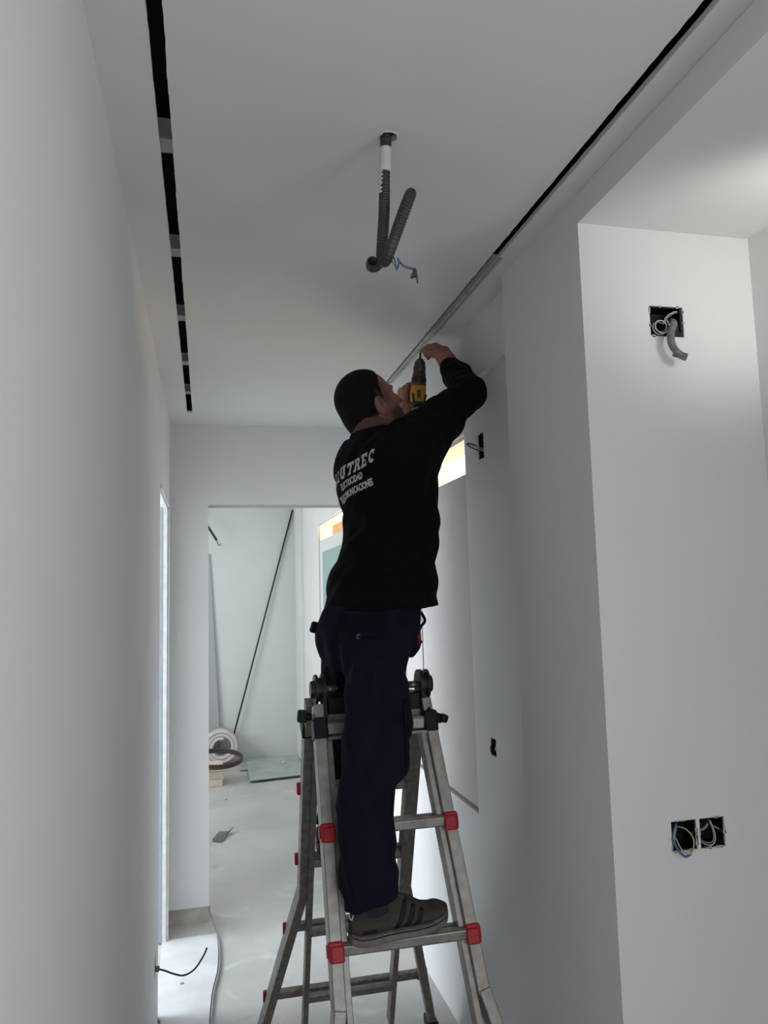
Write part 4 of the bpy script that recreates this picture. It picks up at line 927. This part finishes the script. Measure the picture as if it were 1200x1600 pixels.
# wrinkles across the sleeve at the elbow and cuff
for q, (c, dr, rr) in enumerate([((0.806, 2.225, 2.236), (0, .78, .62), 0.052), ((0.806, 2.262, 2.264), (0, .76, .64), 0.0485), ((0.806, 2.335, 2.318), (0, .8, .6), 0.0405), ((0.806, 2.362, 2.340), (0, .8, .6), 0.0385)]):
    pass
outer = S.d.copy()
X = S.ax[0][:, None, None]; Y = S.ax[1][None, :, None]; Z = S.ax[2][None, None, :]
fd = folds([((80, 60, 30), 0.7, 1.0), ((20, 90, 70), 1.7, 0.8), ((-50, 40, 95), 0.2, 0.5)], 0.0016)(X, Y, Z)
outer = outer + fd.astype(np.float32)
inner = -(outer + 0.0085)
d = np.maximum(outer, inner)
hem = 1.530 + 0.10 * (X - 0.515) - 0.08 * (Y - 2.245) - (X - 0.515) * 0.02
d = np.maximum(d, np.broadcast_to(hem - Z, d.shape))
# neck opening: slanted round collar
nk = Vector((-0.20, 0.02, 1)).normalized(); nc = Vector((0.512, 2.266, 2.088))
d = np.maximum(d, np.broadcast_to((X - nc.x) * nk.x + (Y - nc.y) * nk.y + (Z - nc.z) * nk.z, d.shape) * (np.sqrt((X - nc.x) ** 2 + (Y - nc.y) ** 2) < 0.115) + -1.0 * (np.sqrt((X - nc.x) ** 2 + (Y - nc.y) ** 2) >= 0.115))
for (wp, el, ) in (((0.806, 2.374, 2.349), (0.806, 2.30, 2.292)), (WRL, ELL)):
    a = Vector(wp) - Vector(el); a.normalize(); pl = (X - wp[0]) * a.x + (Y - wp[1]) * a.y + (Z - wp[2]) * a.z
    near = ((X - wp[0]) ** 2 + (Y - wp[1]) ** 2 + (Z - wp[2]) ** 2) < 0.075 ** 2
    d = np.where(near, np.maximum(d, pl), d)
S.d = d.astype(np.float32)
v, f = S.mesh(); shirt = obj('sweatshirt', to_mesh('sweatshirt', v, f), M['shirt'], person); tag(shirt, 'black long-sleeved sweatshirt')
shirt_bvh = BVHTree.FromPolygons([Vector(p) for p in v], f.tolist()); del S, outer, inner, d
# collar rib
bm = bmesh.new(); ring = []
for i in range(41):
    a = 2 * math.pi * i / 40; dx, dy = math.cos(a), math.sin(a)
    ring.append(Vector((0.510 + 0.066 * dx, 2.266 + 0.068 * dy, 2.088 + 0.20 * 0.066 * dx)))
tube(bm, ring, 0.0085, 10); obj('collar', bm, M['shirt'], person, True)

# --- trousers
T = Field((0.26, 1.82, 0.765), (0.74, 2.72, 1.64), 0.0042)
T.add(loft([(1.60, 0.505, 2.245, 0.165, 0.130), (1.54, 0.486, 2.238, 0.168, 0.134), (1.49, 0.471, 2.228, 0.170, 0.136), (1.44, 0.460, 2.215, 0.164, 0.126), (1.40, 0.454, 2.210, 0.150, 0.108), (1.37, 0.452, 2.205, 0.125, 0.088)], PR, 2.2), 0.02)
def leg(rows, k=0.04):
    for a, b in zip(rows, rows[1:]): T.add(cone(a[:3], b[:3], a[3], b[3]), k)
leg([(0.460, 2.115, 1.43, 0.096), (0.450, 2.032, 1.33, 0.082), (0.434, 1.985, 1.22, 0.084), (0.398, 1.962, 1.08, 0.070), (0.393, 1.957, 0.97, 0.069), (0.401, 1.956, 0.88, 0.073), (0.405, 1.960, 0.755, 0.069)], 0.02)
leg([(0.450, 2.320, 1.43, 0.096), (0.446, 2.385, 1.31, 0.094), (0.446, 2.450, 1.20, 0.084), (0.436, 2.546, 1.03, 0.071), (0.430, 2.572, 0.93, 0.068), (0.424, 2.575, 0.79, 0.065)], 0.02)
# knee pocket, thigh pocket, tool holder bumps
T.add(ell((0.500, 1.965, 1.25), (0.022, 0.035, 0.050)), 0.03); T.add(ell((0.462, 1.915, 1.18), (0.040, 0.026, 0.075)), 0.03)
T.add(ell((0.356, 2.22, 1.485), (0.030, 0.07, 0.060)), 0.03)
T.add(ell((0.588, 2.19, 1.455), (0.024, 0.045, 0.055)), 0.02)
X = T.ax[0][:, None, None]; Y = T.ax[1][None, :, None]; Z = T.ax[2][None, None, :]
fd = folds([((60, 35, 22), 0.3, 1.0), ((-70, 45, 30), 2.0, 0.9), ((95, -60, 40), 1.1, 0.7), ((25, 40, 95), 0.5, 0.35)], 0.0021)(X, Y, Z)
ext = 1 + 0.8 * np.exp(-((Z - 0.86) / 0.07) ** 2) + 0.6 * np.exp(-((Z - 1.38) / 0.06) ** 2) + 0.4 * np.exp(-((Z - 1.18) / 0.05) ** 2)
outer = T.d + (fd * ext).astype(np.float32)
d = np.maximum(outer, -(outer + 0.0085))
hemz = np.where(Y < 2.24, 0.808 + 0.26 * (X - 0.34), 0.835 + 0.1 * (X - 0.36))
d = np.maximum(d, np.broadcast_to(hemz - Z, d.shape)); d = np.maximum(d, np.broadcast_to(Z - 1.605, d.shape))
T.d = d.astype(np.float32); v, f = T.mesh(); trs = obj('trousers', to_mesh('trousers', v, f), M['trousers'], person); tag(trs, 'dark navy work trousers')
trs_bvh = BVHTree.FromPolygons([Vector(p) for p in v], f.tolist()); del T, outer, d

def project(bvh, o, u, vv, dr, pts, off):
    out = []
    for (a, b) in pts:
        p = o + u * a + vv * b; hit = bvh.ray_cast(p, dr)
        out.append((hit[0] - dr * off) if hit[0] is not None else None)
    return out
def patch(name, bvh, o, u, vv, dr, x0, x1, y0, y1, nx, ny, off, m, parent, shape=None, thick=0.0025, label=None):
    """thin piece of cloth laid on a garment: grid cast onto it"""
    o, u, vv, dr = Vector(o), Vector(u).normalized(), Vector(vv).normalized(), Vector(dr).normalized()
    bm = bmesh.new(); g = {}
    for i in range(nx + 1):
        for j in range(ny + 1):
            a = x0 + (x1 - x0) * i / nx; b = y0 + (y1 - y0) * j / ny
            if shape: a, b = shape(a, b)
            p = project(bvh, o, u, vv, dr, [(a, b)], off)[0]
            if p is not None: g[i, j] = bm.verts.new(p)
    for i in range(nx):
        for j in range(ny):
            q = [g.get(k) for k in ((i, j), (i + 1, j), (i + 1, j + 1), (i, j + 1))]
            if all(q) and max((q[0].co - q[2].co).length, (q[1].co - q[3].co).length) < 0.08: bm.faces.new(q)
    bmesh.ops.recalc_face_normals(bm, faces=bm.faces)
    bmesh.ops.solidify(bm, geom=bm.faces[:], thickness=thick)
    ob = obj(name, bm, m, parent, True)
    if label: tag(ob, label)
    return ob
# rear pocket flap with button, tool loops, thigh pocket with tools
vd = Vector((0.22, 0.97, 0))         # roughly the direction from the camera
patch('pocket_flap', trs_bvh, (0.40, 1.7, 1.500), (0.97, -0.22, 0), (0, 0, 1), vd, -0.125, 0.005, -0.030, 0.040, 14, 8, 0.0035, M['trousers_dark'], person, thick=0.003)
patch('knee_pocket', trs_bvh, (0.50, 1.7, 1.215), (0.97, -0.22, 0), (0, 0, 1), vd, -0.055, 0.030, -0.09, 0.10, 10, 16, 0.003, M['trousers_dark'], person, thick=0.003)
p = project(trs_bvh, Vector((0.40, 1.7, 1.500)), Vector((0.97, -0.22, 0)), Vector((0, 0, 1)), vd, [(-0.072, -0.026)], 0.004)[0]
if p is not None:
    bm = bmesh.new(); cyl(bm, p, p - vd * 0.003, 0.0075, seg=14); obj('button', bm, M['dark_metal'], person)
bm = bmesh.new(); box(bm, (0.316, 2.27, 1.493), (0.022, 0.045, 0.034), Matrix.Rotation(0.3, 3, 'Y'), 0.006); obj('tool_loop', bm, M['trousers_dark'], person)
bm = bmesh.new(); box(bm, (0.348, 2.262, 1.375), (0.014, 0.03, 0.022), None, 0.004); obj('tool_loop', bm, M['trousers_dark'], person)
hp_ = project(trs_bvh, Vector((0.50, 1.7, 1.44)), Vector((0.97, -0.22, 0)), Vector((0, 0, 1)), vd, [(0.0, 0.03), (0.0, -0.005)], 0.003)
if all(hp_):
    bm = bmesh.new(); cyl(bm, hp_[0], hp_[1], 0.006, 0.005, 10); obj('tool_handle', bm, M['toolred'], person, True)
wire('pocket_strap', [(0.625, 2.19, 1.53), (0.633, 2.18, 1.505), (0.618, 2.18, 1.485), (0.612, 2.18, 1.46), (0.620, 2.18, 1.44)], 0.0045, M['trousers_dark'], person)
# belt
bm = bmesh.new(); rw = []
for i in range(60):
    a = 2 * math.pi * i / 60; u = 0.158 * math.cos(a); q = 0.124 * math.sin(a)
    x = 0.494 + PR[0] * u + PF[0] * q; y = 2.25 + PR[1] * u + PF[1] * q
    rw.append([bm.verts.new((x, y, 1.545)), bm.verts.new((x, y, 1.585))])
for i in range(60): bm.faces.new((rw[i][0], rw[(i + 1) % 60][0], rw[(i + 1) % 60][1], rw[i][1]))
bmesh.ops.solidify(bm, geom=bm.faces[:], thickness=0.004); obj('belt', bm, M['black'], person)

# --- print on the back of the sweatshirt
def slab_letters(word, hgt, adv, stem, serif):
    """bold slab-serif capitals as polygons (list of quads in a unit box) built from strokes"""
    S_ = stem; q = serif
    def R_(x0, y0, x1, y1): return [(x0, y0), (x1, y0), (x1, y1), (x0, y1)]
    def arc(cx, cy, rx, ry, a0, a1, t, n=14):
        out = []
        for i in range(n):
            u0 = math.radians(a0 + (a1 - a0) * i / n); u1 = math.radians(a0 + (a1 - a0) * (i + 1) / n)
            out.append([(cx + rx * math.cos(u0), cy + ry * math.sin(u0)), (cx + rx * math.cos(u1), cy + ry * math.sin(u1)),
                        (cx + (rx - t) * math.cos(u1), cy + (ry - t * .75) * math.sin(u1)), (cx + (rx - t) * math.cos(u0), cy + (ry - t * .75) * math.sin(u0))])
        return out
    G = {
     'I': [R_(.5 - S_ / 2, 0, .5 + S_ / 2, 1), R_(.22, 0, .78, q), R_(.22, 1 - q, .78, 1)],
     'L': [R_(.16, 0, .16 + S_, 1), R_(.04, 1 - q, .52, 1), R_(.04, 0, .92, q), R_(.92 - S_ * .7, 0, .92, .36)],
     'U': [R_(.12, .3, .12 + S_, 1), R_(.88 - S_, .3, .88, 1), R_(.0, 1 - q, .46, 1), R_(.58, 1 - q, 1., 1)] + arc(.5, .34, .38, .34, 180, 360, S_),
     'T': [R_(.5 - S_ / 2, 0, .5 + S_ / 2, 1), R_(.26, 0, .74, q), R_(.04, 1 - q, .96, 1), R_(.04, .68, .04 + S_ * .6, 1), R_(.96 - S_ * .6, .68, .96, 1)],
     'R': [R_(.12, 0, .12 + S_, 1), R_(.0, 0, .44, q), R_(.0, 1 - q, .5, 1), R_(.3, .44, .55, .44 + q * .9), [(.48, .48), (.48 + S_, .48), (1.0, 0), (.98 - S_ * 1.1, 0)], R_(.66, 0, 1.04, q)] + arc(.54, .72, .34, .28, -90, 90, S_),
     'E': [R_(.12, 0, .12 + S_, 1), R_(.0, 0, .90, q), R_(.0, 1 - q, .90, 1), R_(.3, .43, .66, .57), R_(.90 - S_ * .6, 0, .90, .34), R_(.90 - S_ * .6, .66, .90, 1)],
     'C': arc(.52, .5, .44, .5, 42, 318, S_ * 1.12, 24) + [R_(.76, .60, .90, .92)],
    }
    out = []; x = 0
    for ch in word:
        out += [[(x + px * hgt * adv, py * hgt) for px, py in poly] for poly in G[ch]]
        x += hgt * adv * 1.14
    return out, x
def lay_print(name, polys, o, u, vv, dr, off=0.0022):
    bm = bmesh.new()
    me_pts = []
    for poly in polys:
        # refine each quad so that it follows the cloth
        a, b, c, d_ = [Vector((p[0], p[1], 0)) for p in poly]
        n1 = max(1, int(max((b - a).length, (c - d_).length) / 0.006)); n2 = max(1, int(max((d_ - a).length, (c - b).length) / 0.006))
        gr = {}
        for i in range(n1 + 1):
            for j in range(n2 + 1):
                s_, t_ = i / n1, j / n2; q = a * (1 - s_) * (1 - t_) + b * s_ * (1 - t_) + c * s_ * t_ + d_ * (1 - s_) * t_
                pp = project(shirt_bvh, o, u, vv, dr, [(q.x, q.y)], off)[0]; gr[i, j] = bm.verts.new(pp) if pp is not None else None
        for i in range(n1):
            for j in range(n2):
                vs = [gr[i, j], gr[i + 1, j], gr[i + 1, j + 1], gr[i, j + 1]]
                if all(vs):
                    try: bm.faces.new(vs)
                    except ValueError: pass
    return obj(name, bm, M['print'], shirt)
pr_d = Vector((0.90, 0.43, 0.0)).normalized(); pr_u = Vector((0.43, -0.90, 0.19)).normalized(); pr_v = Vector((0.0, 0.0, 1.0)); pr_c = Vector((0.533, 2.248, 1.943))
polys, wid = slab_letters('ILUTREC', 0.040, 0.82, 0.27, 0.20)
po = pr_c - pr_d * 0.4 - pr_u * (wid / 2)
lay_print('shirt_print', polys, po, pr_u, pr_v, pr_d)
def font_print(word, hgt, width, zc):
    cu = bpy.data.curves.new('t', 'FONT'); cu.body = word; cu.size = 1.0; cu.offset = 0.042; cu.resolution_u = 2
    ob = bpy.data.objects.new('t', cu); COL.objects.link(ob)
    me = ob.to_mesh()
    bm = bmesh.new(); bm.from_mesh(me); ob.to_mesh_clear(); bpy.data.objects.remove(ob)
    xs = [v_.co.x for v_ in bm.verts]; ys = [v_.co.y for v_ in bm.verts]; x0, x1, y0, y1 = min(xs), max(xs), min(ys), max(ys)
    org = pr_c + Vector((0, 0, zc)) - pr_d * 0.4
    dead = []
    for v_ in bm.verts:
        a = ((v_.co.x - x0) / (x1 - x0) - 0.5) * width; b = (v_.co.y - y0) / (y1 - y0) * hgt
        pp = project(shirt_bvh, org, pr_u, pr_v, pr_d, [(a, b)], 0.0022)[0]
        if pp is None: dead.append(v_)
        else: v_.co = pp
    bmesh.ops.delete(bm, geom=dead, context='VERTS')
    return obj('shirt_print', bm, M['print'], shirt)
font_print('ELECTRICIDAD', 0.021, 0.125, -0.030)
font_print('TELECOMUNICACIONES', 0.021, 0.200, -0.060)

# --- shoes
def make_shoe(heel, ang, zs, label=None):
    sh = Matrix.Translation((heel[0], heel[1], zs)) @ Matrix.Rotation(ang, 4, 'Z')
    L = 0.268
    XS = [0.0, 0.012, 0.035, 0.075, 0.12, 0.165, 0.205, 0.235, 0.255, 0.266]
    HW = [0.016, 0.028, 0.035, 0.034, 0.036, 0.043, 0.046, 0.041, 0.031, 0.014]
    CY = [0.0, 0.0, 0.0, 0.000, 0.002, 0.004, 0.004, 0.003, 0.002, 0.001]
    LF = [0.004, 0.001, 0, 0, 0, 0.000, 0.003, 0.009, 0.015, 0.020]
    TP = [0.072, 0.085, 0.088, 0.080, 0.104, 0.088, 0.064, 0.053, 0.045, 0.036]
    f_ = lambda x, T_: float(sm(np.array([x]), XS, T_)[0])
    N1, N2 = 44, 28
    def ring(x, zb, zt, grow, p=2.6):
        hw = f_(x, HW) + grow; cy = f_(x, CY); lf = f_(x, LF); r = []
        for k in range(N2):
            a = 2 * math.pi * k / N2; c_, s_ = math.cos(a), math.sin(a)
            yy = cy + hw * math.copysign(abs(c_) ** (2 / p), c_); zz = (zt + zb) / 2 + (zt - zb) / 2 * math.copysign(abs(s_) ** (2 / p), s_)
            # narrow the upper towards the top
            if zt - zb > 0.03:
                tt = (zz - zb) / (zt - zb); yy = cy + (yy - cy) * (1 - 0.38 * max(0, tt - 0.25) ** 1.3)
            r.append(Vector((x, yy, zz + lf)))
        return r
    def build(nm, zbf, ztf, grow, m, xs0=0.0, xs1=0.266, p=2.6):
        bm = bmesh.new(); rings = []
        for i in range(N1 + 1):
            t = 0.5 - 0.5 * math.cos(math.pi * i / N1); x = xs0 + (xs1 - xs0) * t
            rings.append([bm.verts.new(sh @ q) for q in ring(x, zbf(x), ztf(x), grow, p)])
        for a, b in zip(rings, rings[1:]):
            for k in range(N2): bm.faces.new((a[k], a[(k + 1) % N2], b[(k + 1) % N2], b[k]))
        bm.faces.new(rings[0]); bm.faces.new(list(reversed(rings[-1]))); bmesh.ops.recalc_face_normals(bm, faces=bm.faces)
        return obj(nm, bm, m, person, True)
    so_ = build('sole', lambda x: 0.0, lambda x: 0.027, 0.0035, M['sole'], p=5)
    build('foxing_line', lambda x: 0.019, lambda x: 0.0225, 0.0046, M['stripe'], p=6)
    up = build('shoe_upper', lambda x: 0.022, lambda x: f_(x, TP), 0.0, M['shoe'])
    # ankle collar and sock
    bm = bmesh.new(); pts = []
    for k in range(41):
        a = 2 * math.pi * k / 40
        pts.append(sh @ Vector((0.062 + 0.050 * math.cos(a), 0.027 * math.sin(a), 0.086 + (0.010 * math.cos(a) + 0.012 * math.cos(2 * a)))))
    tube(bm, pts, 0.0055, 8); obj('shoe_collar', bm, M['shoe'], person, True)
    bm = bmesh.new(); cyl(bm, sh @ Vector((0.062, 0, 0.070)), sh @ Vector((0.058, 0, 0.150)), 0.040, 0.040, 20); obj('sock', bm, M['shoe_in'], person, True)
    bm = bmesh.new(); box(bm, (0, 0, 0), (0.052, 0.036, 0.010), None, 0.004); bmesh.ops.transform(bm, matrix=sh @ Matrix.Translation((0.118, 0.0, 0.108)) @ Matrix.Rotation(0.55, 4, 'Y'), verts=bm.verts); obj('tongue', bm, M['shoe'], person, True)
    me = up.data; bv = BVHTree.FromPolygons([v_.co.copy() for v_ in me.vertices], [list(p_.vertices) for p_ in me.polygons])
    for side in (-1, 1):
        R3 = sh.to_3x3(); o_ = sh @ Vector((0, side * 0.3, 0)); u_ = R3 @ Vector((1, 0, 0)); v_ = Vector((0, 0, 1)); d_ = R3 @ Vector((0, -side, 0))
        for k, xx in enumerate((0.108, 0.135, 0.160)):
            hgt_ = (0.062, 0.050, 0.038)[k]
            patch('stripe', bv, o_, u_, v_, d_, xx, xx + 0.013, 0.030, 0.030 + hgt_, 3, 8, 0.0012, M['stripe'], up, shape=lambda a, b: (a + (b - 0.03) * 0.42, b), thick=0.0012)
        patch('heel_mark', bv, o_, u_, v_, d_, 0.022, 0.058, 0.031, 0.041, 6, 2, 0.0010, M['stripe'], up, thick=0.001)
    return sh
make_shoe((0.349, 1.955), math.radians(10), 0.7205)
make_shoe((0.352, 2.560), math.radians(6), 0.7545)
wire('pull_cord', [(0.3475, 1.945, 0.803), (0.343, 1.935, 0.796), (0.3485, 1.932, 0.790), (0.353, 1.934, 0.800)], 0.0018, M['wire_white'], person)

# ------------------------------------------------------------------ drill
DO = Vector((0.7300, 2.5010, 2.2990)); dz = Vector((0.095, 0.020, 0.995)).normalized(); dh = Vector((0.035, 0.985, 0.15)); dh = (dh - dz * dh.dot(dz)).normalized(); dx = dh.cross(dz)
DM = Matrix.Translation(DO) @ Matrix((dx, dh, dz)).transposed().to_4x4()
drill = empty('cordless_drill', tuple(DO), 'yellow and black cordless drill pointed up at the ceiling profile', 'drill')
def dpart(nm, fn, m, par=None, smooth=True):
    bm = bmesh.new(); fn(bm); bmesh.ops.transform(bm, matrix=DM, verts=bm.verts); return obj(nm, bm, m, par or drill, smooth)
housing = dpart('housing', lambda b: (lathe(b, [(-0.058, 0.018), (-0.052, 0.0255), (-0.030, 0.0275), (0.000, 0.0275), (0.012, 0.0255)], (0, 0, 0), (0, 0, 1)), box(b, (0, 0.013, -0.018), (0.036, 0.030, 0.052), None, 0.008)), M['yellow'])
dpart('motor_cap', lambda b: lathe(b, [(-0.069, 0.012), (-0.067, 0.021), (-0.060, 0.0250), (-0.054, 0.0262), (-0.050, 0.0262)], (0, 0, 0), (0, 0, 1)), M['tool_black'])
dpart('vent_plate', lambda b: (box(b, (-0.004, -0.0272, -0.022), (0.013, 0.004, 0.030), None, 0.002)), M['tool_black'], housing)
for k in range(3): dpart('vent_slot', lambda b: box(b, (-0.004, -0.0290, -0.031 + 0.009 * k), (0.009, 0.0015, 0.003)), M['yellow'], housing)
for s in (-1, 1): dpart('side_grip', lambda b: box(b, (s * 0.0215, -0.016, -0.036), (0.007, 0.012, 0.034), Matrix.Rotation(s * 0.18, 3, 'Y'), 0.003), M['tool_black'], housing)
dpart('logo_band', lambda b: lathe(b, [(0.010, 0.0262), (0.012, 0.0268), (0.020, 0.0268), (0.022, 0.0255)], (0, 0, 0), (0, 0, 1)), M['chuck'])
dpart('clutch_ring', lambda b: (lathe(b, [(0.022, 0.0245), (0.024, 0.0255), (0.044, 0.0240), (0.046, 0.0225)], (0, 0, 0), (0, 0, 1)), [box(b, (0.0248 * math.cos(a), 0.0248 * math.sin(a), 0.034), (0.003, 0.003, 0.016), Matrix.Rotation(a, 3, 'Z')) for a in [math.pi * 2 * i / 16 for i in range(16)]]), M['tool_black'])
dpart('speed_collar', lambda b: lathe(b, [(0.046, 0.0235), (0.048, 0.0240), (0.058, 0.0235), (0.060, 0.020)], (0, 0, 0), (0, 0, 1)), M['chuck'])
dpart('chuck', lambda b: (lathe(b, [(0.060, 0.0195), (0.062, 0.0210), (0.086, 0.0200), (0.088, 0.0190), (0.090, 0.0198), (0.100, 0.0185), (0.112, 0.0110), (0.1135, 0.006)], (0, 0, 0), (0, 0, 1)), [box(b, (0.0205 * math.cos(a), 0.0205 * math.sin(a), 0.074), (0.0025, 0.002, 0.018), Matrix.Rotation(a, 3, 'Z')) for a in [math.pi * 2 * i / 20 for i in range(20)]]), M['chuck'])
dpart('drill_bit', lambda b: (cyl(b, (0, 0, 0.112), (0, 0, 0.136), 0.0038, 0.0036, 10), cyl(b, (0, 0, 0.134), (0, 0, 0.1445), 0.0026, 0.0018, 10)), M['dark_metal'])
dpart('handle', lambda b: (box(b, (0, 0.080, -0.012), (0.027, 0.118, 0.030), Matrix.Rotation(0.10, 3, 'X'), 0.011)), M['tool_black'])
dpart('trigger', lambda b: box(b, (0, 0.036, 0.012), (0.016, 0.020, 0.012), None, 0.004), M['tool_black'])
dpart('handle_foot', lambda b: box(b, (0, 0.145, 0.000), (0.064, 0.022, 0.090), None, 0.007), M['yellow'])
bt = dpart('battery', lambda b: box(b, (0, 0.177, 0.006), (0.072, 0.044, 0.098), None, 0.008), M['yellow'])
dpart('battery_label', lambda b: box(b, (0, 0.200, 0.006), (0.060, 0.003, 0.080), None, 0.001), M['tool_black'], bt)
